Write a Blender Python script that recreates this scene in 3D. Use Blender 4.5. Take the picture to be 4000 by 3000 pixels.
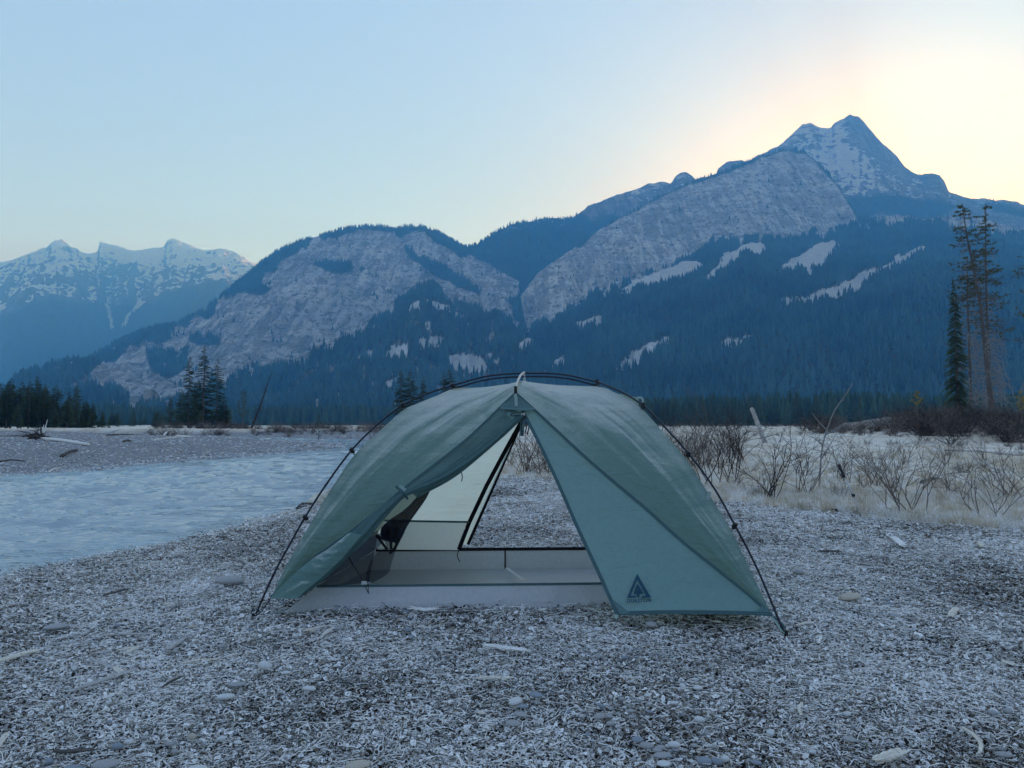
import bpy, bmesh, math, random
import numpy as np
from mathutils import Vector, Matrix

scene = bpy.context.scene
for o in list(bpy.data.objects):
    bpy.data.objects.remove(o)

# ---------------------------------------------------------------- camera
F = 2800.0                        # focal length in photo pixels (4000 x 3000)
CAM_H = 0.90
HORIZON = 1658.0
PITCH = math.atan((HORIZON - 1500.0) / F)
cam_data = bpy.data.cameras.new('camera')
cam_data.sensor_width = 36.0
cam_data.lens = 36.0 * F / 4000.0
cam_data.clip_start = 0.05
cam_data.clip_end = 60000.0
cam = bpy.data.objects.new('camera', cam_data)
cam.location = (0, 0, CAM_H)
cam.rotation_euler = (math.radians(90) + PITCH, 0, 0)
scene.collection.objects.link(cam)
scene.camera = cam

# ---------------------------------------------------------------- sky, sun, exposure
SUN_AZ = math.radians(27.0)       # to the right of the view axis, behind the tall peak
SUN_EL = math.radians(12.0)
world = bpy.data.worlds.new('World')
scene.world = world
world.use_nodes = True
wn = world.node_tree
wn.nodes.clear()
w_out = wn.nodes.new('ShaderNodeOutputWorld')
w_bg = wn.nodes.new('ShaderNodeBackground')
w_sky = wn.nodes.new('ShaderNodeTexSky')
w_sky.sky_type = 'NISHITA'
w_sky.sun_disc = False
w_sky.sun_elevation = SUN_EL
w_sky.sun_rotation = SUN_AZ
w_sky.altitude = 1200.0
w_sky.air_density = 1.0
w_sky.dust_density = 3.0
w_sky.ozone_density = 3.0
w_bg.inputs['Strength'].default_value = 0.15
# the glow round the hidden sun levels off gently instead of burning out: each channel follows a soft power curve
SKY_POW = (0.09, 0.09, 0.05)
SKY_GAIN = (0.62, 0.82, 1.40)
SKY_GLOW = (0.108, 0.106, 0.064)
w_sep = wn.nodes.new('ShaderNodeSeparateColor')
w_com = wn.nodes.new('ShaderNodeCombineColor')
wn.links.new(w_sky.outputs[0], w_sep.inputs[0])
w_pow, w_mul, w_glow = [], [], []
for ch in range(3):
    a = wn.nodes.new('ShaderNodeMath'); a.operation = 'POWER'; a.inputs[1].default_value = SKY_POW[ch]
    b = wn.nodes.new('ShaderNodeMath'); b.operation = 'MULTIPLY'; b.inputs[1].default_value = SKY_GAIN[ch]
    wn.links.new(w_sep.outputs[ch], a.inputs[0])
    wn.links.new(a.outputs[0], b.inputs[0])
    g = wn.nodes.new('ShaderNodeMath'); g.operation = 'MULTIPLY_ADD'; g.inputs[1].default_value = SKY_GLOW[ch]
    e = wn.nodes.new('ShaderNodeMath'); e.operation = 'POWER'; e.inputs[1].default_value = 1.22
    wn.links.new(w_sep.outputs[ch], e.inputs[0])
    wn.links.new(e.outputs[0], g.inputs[0])
    wn.links.new(b.outputs[0], g.inputs[2])
    wn.links.new(g.outputs[0], w_com.inputs[ch])
    w_pow.append(a); w_mul.append(b); w_glow.append(g)
wn.links.new(w_com.outputs[0], w_bg.inputs['Color'])
wn.links.new(w_bg.outputs[0], w_out.inputs['Surface'])

sun_data = bpy.data.lights.new('sun', 'SUN')
sun_data.energy = 2.0
sun_data.angle = math.radians(0.53)
sun_data.color = (1.0, 0.88, 0.80)
sun = bpy.data.objects.new('sun', sun_data)
sun_dir = Vector((math.sin(SUN_AZ) * math.cos(SUN_EL), math.cos(SUN_AZ) * math.cos(SUN_EL), math.sin(SUN_EL)))
sun.rotation_euler = sun_dir.to_track_quat('Z', 'Y').to_euler()
sun.location = (0, 0, 50)
scene.collection.objects.link(sun)

scene.view_settings.view_transform = 'Standard'
scene.view_settings.look = 'None'
scene.view_settings.gamma = 1.0
scene.view_settings.use_curve_mapping = False
scene.view_settings.exposure = 1.72
scene.render.engine = 'CYCLES'
cy = scene.cycles
cy.max_bounces = 6
cy.diffuse_bounces = 3
cy.glossy_bounces = 3
cy.transmission_bounces = 4
cy.transparent_max_bounces = 12
cy.volume_bounces = 3
cy.caustics_reflective = False
cy.caustics_refractive = False
cy.use_denoising = True
try:
    cy.denoiser = 'OPENIMAGEDENOISE'
except Exception:
    pass

# ---------------------------------------------------------------- helpers
rng = np.random.RandomState(7)
random.seed(7)
CP, SP = math.cos(PITCH), math.sin(PITCH)

def ray(px, py):
    a = (px - 2000.0) / F
    b = (1500.0 - py) / F
    return np.array((a, CP - b * SP, SP + b * CP))

def at_depth(px, py, y):
    """the point seen at a photo pixel whose forward distance is y metres"""
    d = ray(px, py)
    return np.array((0, 0, CAM_H)) + d * (y / d[1])

def on_level(px, py, z=0.0):
    """the point of a level plane seen at a photo pixel"""
    d = ray(px, py)
    return np.array((0, 0, CAM_H)) + d * ((z - CAM_H) / d[2])

def on_plane(px, py, p, n):
    d = ray(px, py)
    o = np.array((0, 0, CAM_H))
    p = np.asarray(p, float); n = np.asarray(n, float)
    return o + d * (np.dot(p - o, n) / np.dot(d, n))

_T = np.random.RandomState(3).rand(512, 512)
def vnoise(x, y, seed=0):
    x = np.asarray(x, float) + seed * 37.17; y = np.asarray(y, float) + seed * 11.73
    xi = np.floor(x).astype(np.int64); yi = np.floor(y).astype(np.int64)
    fx = x - xi; fy = y - yi
    fx = fx * fx * fx * (fx * (fx * 6 - 15) + 10); fy = fy * fy * fy * (fy * (fy * 6 - 15) + 10)
    g = lambda i, j: _T[i & 511, j & 511]
    a = g(xi, yi); b = g(xi + 1, yi); c = g(xi, yi + 1); d = g(xi + 1, yi + 1)
    return (a + (b - a) * fx) * (1 - fy) + (c + (d - c) * fx) * fy

def fbm(x, y, octaves=5, seed=0, gain=0.5):
    s = 0.0; amp = 1.0; tot = 0.0
    for o in range(octaves):
        s = s + amp * (vnoise(x * 2 ** o, y * 2 ** o, seed + o * 3) - 0.5)
        tot += amp; amp *= gain
    return s / tot * 2.0

def ridged(x, y, octaves=4, seed=0):
    s = 0.0; amp = 1.0; tot = 0.0
    for o in range(octaves):
        s = s + amp * (1 - np.abs(2 * vnoise(x * 2 ** o, y * 2 ** o, seed + o * 5) - 1))
        tot += amp; amp *= 0.5
    return s / tot

def in_poly(px, py, poly):
    px = np.asarray(px); py = np.asarray(py)
    inside = np.zeros(px.shape, bool)
    n = len(poly); j = n - 1
    for i in range(n):
        xi, yi = poly[i]; xj, yj = poly[j]
        if yi != yj:
            c = ((yi > py) != (yj > py)) & (px < (xj - xi) * (py - yi) / (yj - yi) + xi)
            inside ^= c
        j = i
    return inside

def poly_dist(px, py, poly):
    """distance to the outline, positive inside"""
    px = np.asarray(px, float); py = np.asarray(py, float)
    best = np.full(px.shape, 1e18)
    n = len(poly)
    for i in range(n):
        x0, y0 = poly[i]; x1, y1 = poly[(i + 1) % n]
        dx, dy = x1 - x0, y1 - y0
        L = dx * dx + dy * dy + 1e-12
        t = np.clip(((px - x0) * dx + (py - y0) * dy) / L, 0, 1)
        best = np.minimum(best, (px - x0 - t * dx) ** 2 + (py - y0 - t * dy) ** 2)
    d = np.sqrt(best)
    return np.where(in_poly(px, py, poly), d, -d)

def project(P):
    P = np.asarray(P, float)
    x = P[..., 0]; y = P[..., 1]; z = P[..., 2] - CAM_H
    fwd = y * CP + z * SP
    up = -y * SP + z * CP
    return 2000.0 + F * x / fwd, 1500.0 - F * up / fwd

def tag(o, label=None, cat=None, group=None, kind=None):
    if label: o['label'] = label
    if cat: o['category'] = cat
    if group: o['group'] = group
    if kind: o['kind'] = kind
    return o

def link(o, parent=None):
    scene.collection.objects.link(o)
    if parent is not None:
        o.parent = parent
    return o

def empty(name, loc=(0, 0, 0), rotz=0.0):
    o = bpy.data.objects.new(name, None)
    o.empty_display_size = 0.1
    o.location = loc
    o.rotation_euler = (0, 0, rotz)
    return link(o)

def mesh_from(name, verts, faces, mat=None, smooth=False):
    me = bpy.data.meshes.new(name)
    me.from_pydata([tuple(map(float, v)) for v in verts], [], [tuple(int(i) for i in f) for f in faces])
    if smooth:
        me.polygons.foreach_set('use_smooth', [True] * len(me.polygons))
    if mat is not None:
        for m in (mat if isinstance(mat, (list, tuple)) else [mat]):
            me.materials.append(m)
    me.update()
    return me

def obj(name, me, parent=None, world_to_parent=True):
    """links a mesh whose vertices are in world metres; under a parent they are moved to its frame"""
    o = bpy.data.objects.new(name, me)
    link(o, parent)
    if parent is not None and world_to_parent:
        o.matrix_parent_inverse = Matrix.LocRotScale(parent.location, parent.rotation_euler, None).inverted()
    return o

def grid_faces(nr, nc):
    r = np.arange(nr - 1)[:, None]; c = np.arange(nc - 1)[None, :]
    a = r * nc + c
    return np.stack([a, a + 1, a + nc + 1, a + nc], -1).reshape(-1, 4)

def fast_mesh(name, V, Fq, mat=None, smooth=True):
    V = np.ascontiguousarray(V, np.float32); Fq = np.ascontiguousarray(Fq, np.int32)
    me = bpy.data.meshes.new(name)
    me.vertices.add(len(V)); me.vertices.foreach_set('co', V.ravel())
    k = Fq.shape[1]
    me.loops.add(Fq.size); me.loops.foreach_set('vertex_index', Fq.ravel())
    me.polygons.add(len(Fq))
    me.polygons.foreach_set('loop_start', np.arange(0, Fq.size, k, dtype=np.int32))
    me.polygons.foreach_set('loop_total', np.full(len(Fq), k, np.int32))
    me.update(calc_edges=True)
    me.polygons.foreach_set('use_smooth', np.full(len(Fq), smooth))
    if mat is not None:
        me.materials.append(mat)
    me.validate()
    return me

def set_attr(me, name, arr):
    a = me.attributes.new(name, 'FLOAT_COLOR', 'POINT')
    arr = np.asarray(arr, np.float32)
    if arr.shape[1] == 3:
        arr = np.concatenate([arr, np.ones((len(arr), 1), np.float32)], 1)
    a.data.foreach_set('color', np.ascontiguousarray(arr).ravel())

class MB:
    """collects shapes of ONE part into a mesh"""
    def __init__(self):
        self.v = []; self.f = []
    def add(self, verts, faces):
        b = len(self.v)
        self.v.extend([tuple(map(float, p)) for p in verts])
        self.f.extend([tuple(i + b for i in f) for f in faces])
    def box(self, c, s, R=None):
        c = np.asarray(c, float); s = np.asarray(s, float) / 2
        P = np.array([(x, y, z) for z in (-1, 1) for y in (-1, 1) for x in (-1, 1)], float) * s
        if R is not None:
            P = P @ np.asarray(R, float).T
        self.add(P + c, [(0, 2, 3, 1), (4, 5, 7, 6), (0, 1, 5, 4), (2, 6, 7, 3), (0, 4, 6, 2), (1, 3, 7, 5)])
    def tube(self, pts, rad, n=8, caps=True, flat=1.0):
        pts = [np.asarray(p, float) for p in pts]
        m = len(pts)
        rad = [rad] * m if np.isscalar(rad) else list(rad)
        rings = []; up = None
        for i in range(m):
            t = pts[min(i + 1, m - 1)] - pts[max(i - 1, 0)]
            t = t / (np.linalg.norm(t) + 1e-12)
            if up is None:
                up = np.array((0, 0, 1.0)) if abs(t[2]) < 0.9 else np.array((1.0, 0, 0))
            s = np.cross(t, up); s /= (np.linalg.norm(s) + 1e-12)
            up = np.cross(s, t)
            rings.append([pts[i] + rad[i] * (math.cos(2 * math.pi * k / n) * s + flat * math.sin(2 * math.pi * k / n) * up) for k in range(n)])
        V = [p for r in rings for p in r]
        Fc = []
        for i in range(m - 1):
            for k in range(n):
                a = i * n + k; b = i * n + (k + 1) % n
                Fc.append((a, b, b + n, a + n))
        if caps:
            Fc.append(tuple(range(n - 1, -1, -1)))
            Fc.append(tuple((m - 1) * n + k for k in range(n)))
        self.add(V, Fc)
    def mesh(self, name, mat=None, smooth=False):
        return mesh_from(name, self.v, self.f, mat, smooth)
    def build(self, name, mat=None, parent=None, smooth=False):
        return obj(name, self.mesh(name, mat, smooth), parent)

def catmull(pts, n):
    """n points along a smooth curve through pts"""
    P = np.asarray(pts, float)
    seg = np.r_[0, np.cumsum(np.linalg.norm(np.diff(P, axis=0), axis=1))]
    t = np.linspace(0, seg[-1], n)
    Q = np.vstack([2 * P[0] - P[1], P, 2 * P[-1] - P[-2]])
    out = []
    for tt in t:
        i = int(np.clip(np.searchsorted(seg, tt, 'right') - 1, 0, len(P) - 2))
        u = (tt - seg[i]) / max(seg[i + 1] - seg[i], 1e-9)
        p0, p1, p2, p3 = Q[i], Q[i + 1], Q[i + 2], Q[i + 3]
        out.append(0.5 * (2 * p1 + (p2 - p0) * u + (2 * p0 - 5 * p1 + 4 * p2 - p3) * u * u + (3 * p1 - p0 - 3 * p2 + p3) * u ** 3))
    return np.array(out)

# ---------------------------------------------------------------- material helpers
class NT:
    """short-hand for building a node tree"""
    def __init__(self, name):
        self.m = bpy.data.materials.new(name)
        self.m.use_nodes = True
        self.t = self.m.node_tree
        self.t.nodes.clear()
        self.out = self.t.nodes.new('ShaderNodeOutputMaterial')
    def n(self, kind, **kw):
        nd = self.t.nodes.new('ShaderNode' + kind)
        ins = kw.pop('ins', {})
        for k, v in kw.items():
            setattr(nd, k, v)
        for k, v in ins.items():
            s = nd.inputs[k]
            if hasattr(v, 'is_linked') or isinstance(v, bpy.types.NodeSocket):
                self.t.links.new(v, s)
            else:
                s.default_value = v
        return nd
    def l(self, a, b):
        self.t.links.new(a, b)
    def math(self, op, a, b=None, clamp=False):
        nd = self.n('Math', operation=op, use_clamp=clamp)
        for i, v in enumerate((a, b)):
            if v is None: continue
            if isinstance(v, bpy.types.NodeSocket): self.l(v, nd.inputs[i])
            else: nd.inputs[i].default_value = v
        return nd.outputs[0]
    def noise(self, vec, scale, detail=4, rough=0.55, dist=0.0):
        nd = self.n('TexNoise', ins={'Scale': scale, 'Detail': detail, 'Roughness': rough, 'Distortion': dist})
        if vec is not None: self.l(vec, nd.inputs['Vector'])
        return nd.outputs['Fac']
    def ramp(self, fac, stops):
        nd = self.n('ValToRGB')
        el = nd.color_ramp.elements
        while len(el) < len(stops): el.new(0.5)
        for e, (p, c) in zip(el, stops):
            e.position = p
            e.color = (c, c, c, 1) if np.isscalar(c) else (*c, 1)
        self.l(fac, nd.inputs[0])
        return nd.outputs[0]
    def mix(self, fac, a, b):
        nd = self.n('Mix', data_type='RGBA')
        for i, v in ((0, fac), (6, a), (7, b)):
            if isinstance(v, bpy.types.NodeSocket): self.l(v, nd.inputs[i])
            elif i == 0: nd.inputs[0].default_value = v
            else: nd.inputs[i].default_value = (*v, 1)
        return nd.outputs[2]
    def mapping(self, vec, scale=(1, 1, 1), rot=(0, 0, 0), loc=(0, 0, 0)):
        nd = self.n('Mapping')
        nd.inputs['Scale'].default_value = scale
        nd.inputs['Rotation'].default_value = rot
        nd.inputs['Location'].default_value = loc
        self.l(vec, nd.inputs['Vector'])
        return nd.outputs[0]
    def pos(self):
        return self.n('NewGeometry').outputs['Position']
    def bump(self, h, strength=0.5, dist=0.02):
        nd = self.n('Bump', ins={'Strength': strength, 'Distance': dist})
        self.l(h, nd.inputs['Height'])
        return nd.outputs[0]
    def principled(self, color, rough=0.8, normal=None, spec=0.3, **kw):
        nd = self.n('BsdfPrincipled')
        if isinstance(color, bpy.types.NodeSocket): self.l(color, nd.inputs['Base Color'])
        else: nd.inputs['Base Color'].default_value = (*color, 1)
        if isinstance(rough, bpy.types.NodeSocket): self.l(rough, nd.inputs['Roughness'])
        else: nd.inputs['Roughness'].default_value = rough
        nd.inputs['Specular IOR Level'].default_value = spec
        if normal is not None: self.l(normal, nd.inputs['Normal'])
        for k, v in kw.items():
            nd.inputs[k].default_value = v
        self.l(nd.outputs[0], self.out.inputs['Surface'])
        return nd

def plain(name, col, rough=0.7, spec=0.3, var=0.15, scale=30.0, **kw):
    t = NT(name)
    tc = t.n('TexCoord').outputs['Object']
    f = t.noise(tc, scale, 3)
    c = t.mix(f, tuple(x * (1 - var) for x in col), tuple(min(1, x * (1 + var)) for x in col))
    t.principled(c, rough, None, spec, **kw)
    return t.m

# ---------------------------------------------------------------- scattering of uncountable stuff
def proto_collection(name, meshes):
    col = bpy.data.collections.new(name)
    for i, me in enumerate(meshes):
        col.objects.link(bpy.data.objects.new('%s_%02d' % (name, i), me))
    return col

def scatter(name, pts, rot, scl, idx, col, label):
    n = len(pts)
    me = bpy.data.meshes.new(name)
    me.vertices.add(n)
    me.vertices.foreach_set('co', np.ascontiguousarray(pts, np.float32).ravel())
    a = me.attributes.new('rot', 'FLOAT_VECTOR', 'POINT'); a.data.foreach_set('vector', np.ascontiguousarray(rot, np.float32).ravel())
    a = me.attributes.new('scl', 'FLOAT_VECTOR', 'POINT'); a.data.foreach_set('vector', np.ascontiguousarray(scl, np.float32).ravel())
    a = me.attributes.new('idx', 'INT', 'POINT'); a.data.foreach_set('value', np.ascontiguousarray(idx, np.int32))
    o = bpy.data.objects.new(name, me)
    link(o)
    g = bpy.data.node_groups.new(name + '_nodes', 'GeometryNodeTree')
    g.interface.new_socket('Geometry', in_out='INPUT', socket_type='NodeSocketGeometry')
    g.interface.new_socket('Geometry', in_out='OUTPUT', socket_type='NodeSocketGeometry')
    gi = g.nodes.new('NodeGroupInput'); go = g.nodes.new('NodeGroupOutput')
    ci = g.nodes.new('GeometryNodeCollectionInfo')
    ci.inputs['Collection'].default_value = col
    ci.inputs['Separate Children'].default_value = True
    ci.inputs['Reset Children'].default_value = True
    ip = g.nodes.new('GeometryNodeInstanceOnPoints')
    ip.inputs['Pick Instance'].default_value = True
    def named(nm, ty):
        nd = g.nodes.new('GeometryNodeInputNamedAttribute'); nd.data_type = ty
        nd.inputs['Name'].default_value = nm
        return nd.outputs['Attribute']
    L = g.links.new
    L(gi.outputs[0], ip.inputs['Points'])
    L(ci.outputs[0], ip.inputs['Instance'])
    L(named('idx', 'INT'), ip.inputs['Instance Index'])
    L(named('rot', 'FLOAT_VECTOR'), ip.inputs['Rotation'])
    L(named('scl', 'FLOAT_VECTOR'), ip.inputs['Scale'])
    L(ip.outputs[0], go.inputs[0])
    md = o.modifiers.new('scatter', 'NODES'); md.node_group = g
    tag(o, label, None, None, 'stuff')
    return o
# ================================================================ the setting: ground, river, mountains
WATER_Z = -0.30
RIVER = [(-60, -30), (-12, 0.9), (-6, 3.1), (-3.72, 4.25), (-3.58, 4.78), (-3.36, 5.45), (-3.07, 6.5), (-2.90, 7.45),
         (-2.6, 10.0), (-2.4, 12.4), (-2.64, 18.5), (-4, 30), (-7.3, 46.7), (-11.6, 58), (-17, 62.5), (-25, 67), (-42, 83), (-60, 92),
         (-110, 110), (-260, 140), (-260, 128), (-110, 100), (-60, 84), (-37.6, 74.7), (-20, 56.5), (-13.2, 49.4),
         (-9.8, 42), (-9.06, 37.3), (-9.5, 29.5), (-10.8, 23.2), (-11.1, 18.9), (-11.8, 16.5), (-14, 14.2), (-25, 10.5),
         (-60, 4), (-160, -30)]
LITTER = [(-60, -40), (-12, 0.9), (-6, 3.1), (-3.72, 4.25), (-3.58, 4.78), (-3.36, 5.45), (-3.07, 6.5), (-2.90, 7.45),
          (-2.6, 10.0), (-2.2, 12.2), (-1.4, 13.0), (-0.2, 12.4), (0.9, 11.3), (2.15, 8.6), (3.3, 7.2), (4.3, 6.1), (8, 4.6), (14, 2), (60, -40)]

def smooth01(t):
    t = np.clip(t, 0, 1)
    return t * t * (3 - 2 * t)

def ground_z(x, y, detail=True):
    x = np.asarray(x, float); y = np.asarray(y, float)
    near = (np.abs(x) < 400) & (np.abs(y) < 400)
    wob = 0.22 * fbm(x / 0.9, y / 0.9, 3, 5) * np.clip(y / 12, 0.5, 3)
    s = poly_dist(x, y, RIVER) + wob
    lit = poly_dist(x, y, LITTER) + 0.5 * wob
    bar = (x < -8.0 - 0.02 * y) & (y < 78) & (y > 0)
    far = (~bar) & (y > 40)
    width = np.where(bar, 7.0, np.where(far, 0.8, 0.85))
    height = np.where(bar, 0.36, np.where(far, 0.62, 0.30))
    rise = smooth01(-s / width)
    z = WATER_Z + height * rise
    z = np.where(s > 0, WATER_Z - np.minimum(0.6, s * 0.30), z)
    # past the leaf-strewn bank the grass lies a step lower
    step = smooth01(-lit / 1.1) * (s < 0) * (x > -2.6) * (y < 60)
    z = z - 0.10 * step * rise
    d = np.hypot(x, y)
    und = 0.05 * fbm(x / 1.7, y / 1.7, 2, 11) * smooth01(d / 3)
    und = und + np.clip((d - 12) / 60, 0, 1) * 0.30 * fbm(x / 19, y / 19, 3, 21)
    und = und * np.where(s > -0.4, 0.25, 1.0)
    # level ground under the tent
    pad = smooth01((np.hypot((x + 0.0) / 1.5, (y - 3.85) / 1.1) - 0.8) / 0.5)
    z = z + und * pad
    # frosted gravel mound out on the plain and the low rise under the pines
    z = z + 0.95 * np.exp(-((x - 29.0) / 4.6) ** 2 - ((y - 56) / 3.5) ** 2) * (1 + 0.25 * fbm(x / 1.5, y / 1.5, 3, 4))
    z = z + 0.8 * np.exp(-((x - 33.0) / 8.0) ** 2 - ((y - 50) / 7.0) ** 2)
    z = z + 0.25 * np.exp(-((x - 14.0) / 3.0) ** 2 - ((y - 33) / 1.2) ** 2)
    return np.where(near, z, 0.0 * z - 0.05 + np.clip((d - 400) / 400, 0, 1) * 0)

def make_ground():
    nx, ny = 800, 620
    t = np.linspace(-1, 1, nx)
    xs = 1.0 * np.sinh(np.arcsinh(9200.0) * t)
    u = np.linspace(0, 1, ny)
    ys = -60 + 60 * np.minimum(u / 0.04, 1)             # behind the camera
    k = (u - 0.04) / 0.96
    ys = np.where(u > 0.04, 1.6 * np.sinh(np.arcsinh(10200.0 / 1.6) * k), ys)
    X, Y = np.meshgrid(xs, ys)
    Z = ground_z(X, Y)
    Z = Z - 0.022 * smooth01(poly_dist(X, Y, LITTER) / 0.4 + 0.3) * (Y < 16) * (Y > 0.5)
    V = np.stack([X, Y, Z], -1).reshape(-1, 3)
    lit = poly_dist(X, Y, LITTER) + 0.5 * fbm(X / 1.2, Y / 1.2, 3, 8)
    s = poly_dist(X, Y, RIVER)
    gravel = ((X < -8.0 - 0.02 * Y) & (Y < 78) & (Y > -10)) | (s > -0.5)
    mound = np.exp(-((X - 29.0) / 5.0) ** 2 - ((Y - 56) / 4.0) ** 2)
    A = np.zeros((V.shape[0], 3), np.float32)
    A[:, 0] = smooth01(lit / 0.6 + 0.5).ravel()
    A[:, 1] = np.clip(gravel.astype(float) + mound, 0, 1).ravel()
    A[:, 2] = (0.5 + 0.5 * fbm(X / 9, Y / 9, 3, 15)).ravel()
    m = NT('ground_material')
    at = m.n('Attribute', attribute_name='zone').outputs['Color']
    sep = m.n('SeparateColor'); m.l(at, sep.inputs[0])
    p = m.pos()
    n1 = m.noise(p, 38.0, 6, 0.7)
    n2 = m.noise(p, 3.1, 4)
    vor = m.n('TexVoronoi', ins={'Scale': 26.0}); m.l(p, vor.inputs['Vector'])
    litc = m.ramp(n1, [(0.30, (0.012, 0.011, 0.010)), (0.52, (0.055, 0.048, 0.042)), (0.70, (0.24, 0.24, 0.25))])
    gvc = m.ramp(vor.outputs['Color'], [(0.0, (0.20, 0.20, 0.20)), (0.5, (0.38, 0.37, 0.365)), (1.0, (0.66, 0.66, 0.65))])
    gvd = m.ramp(vor.outputs['Distance'], [(0.0, 1.0), (0.55, 0.75), (0.8, 0.25)])
    gv = m.n('Mix', data_type='RGBA', blend_type='MULTIPLY'); gv.inputs[0].default_value = 1
    m.l(gvc, gv.inputs[6]); m.l(gvd, gv.inputs[7])
    grs = m.mix(m.ramp(n1, [(0.35, 0.0), (0.65, 1.0)]), (0.46, 0.37, 0.26), (0.78, 0.67, 0.52))
    frost = m.ramp(m.noise(p, 0.16, 5, 0.65), [(0.42, 0.0), (0.62, 0.85)])
    grs = m.mix(frost, grs, (0.88, 0.81, 0.69))
    c = m.mix(sep.outputs[0], grs, litc)
    c = m.mix(sep.outputs[1], c, gv.outputs[2])
    h = m.math('ADD', m.math('MULTIPLY', n1, 0.7), m.math('MULTIPLY', n2, 0.3))
    m.principled(c, 0.9, m.bump(h, 0.9, 0.03), 0.15)
    me = fast_mesh('ground', V, grid_faces(ny, nx), m.m)
    set_attr(me, 'zone', A)
    o = obj('ground', me)
    tag(o, 'frosted valley floor of leaf litter, gravel and dry grass', None, None, 'structure')
    return o
make_ground()

def make_water():
    m = NT('river_water')
    p = m.pos()
    rot = (0, 0, math.radians(12))
    b = m.noise(m.mapping(p, (5.0, 14.0, 1), rot), 1.0, 3, 0.6, 0.4)
    nd = m.principled((0.36, 0.43, 0.44), 0.02, m.bump(b, 0.8, 0.03), 0.5)
    nd.inputs['IOR'].default_value = 1.33
    # waves are real relief: crests lie across the view, a little slanted with the current
    nr, nc = 620, 520
    r = 3.0 * (170.0 / 3.0) ** np.linspace(0, 1, nr)
    a = np.linspace(math.radians(-80), math.radians(14), nc)
    R, A = np.meshgrid(r, a, indexing='ij')
    X = R * np.sin(A); Y = R * np.cos(A) - 1.0
    c, s = math.cos(math.radians(14)), math.sin(math.radians(14))
    U = X * c + Y * s; W = -X * s + Y * c
    h = 0.030 * fbm(U / 1.7, W / 0.55, 4, 61, 0.55) + 0.020 * (ridged(U / 1.1 + 3, W / 0.40, 3, 65) - 0.5) + 0.015 * fbm(U / 0.42, W / 0.13, 3, 68)
    # the slack strip along the near shore lies calmer
    calm = smooth01((poly_dist(X, Y, RIVER) - 0.2) / 3.2) * 0.75 + 0.25
    calm = np.where(Y < 5.6, np.maximum(calm, 0.6), calm)
    h = 1.9 * h * calm * np.clip(R / 6.0, 0.6, 1.8)
    V = np.stack([X, Y, WATER_Z + h], -1).reshape(-1, 3)
    me = fast_mesh('river', V, grid_faces(nr, nc), m.m)
    tag(obj('river', me), 'rippled pale blue glacial river running past the tent', None, None, 'structure')
make_water()

# ---------------------------------------------------------------- mountains
K = 4000.0 / 2212.0
def contour(pts):
    a = np.array(pts, float)
    return lambda x: np.interp(x, a[:, 0] * K, a[:, 1] * K)
def dist(pts):
    a = np.array(pts, float)
    return lambda x: np.interp(x, a[:, 0] * K, a[:, 1])
def c3(pts):
    return [(x * 0.5877, 850 + y * 0.5877) for x, y in pts]
def c4(pts):
    return [(1000 + x * 0.5877, 850 + y * 0.5877) for x, y in pts]
def kk(pts):
    return [(x * K, y * K) for x, y in pts]

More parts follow.
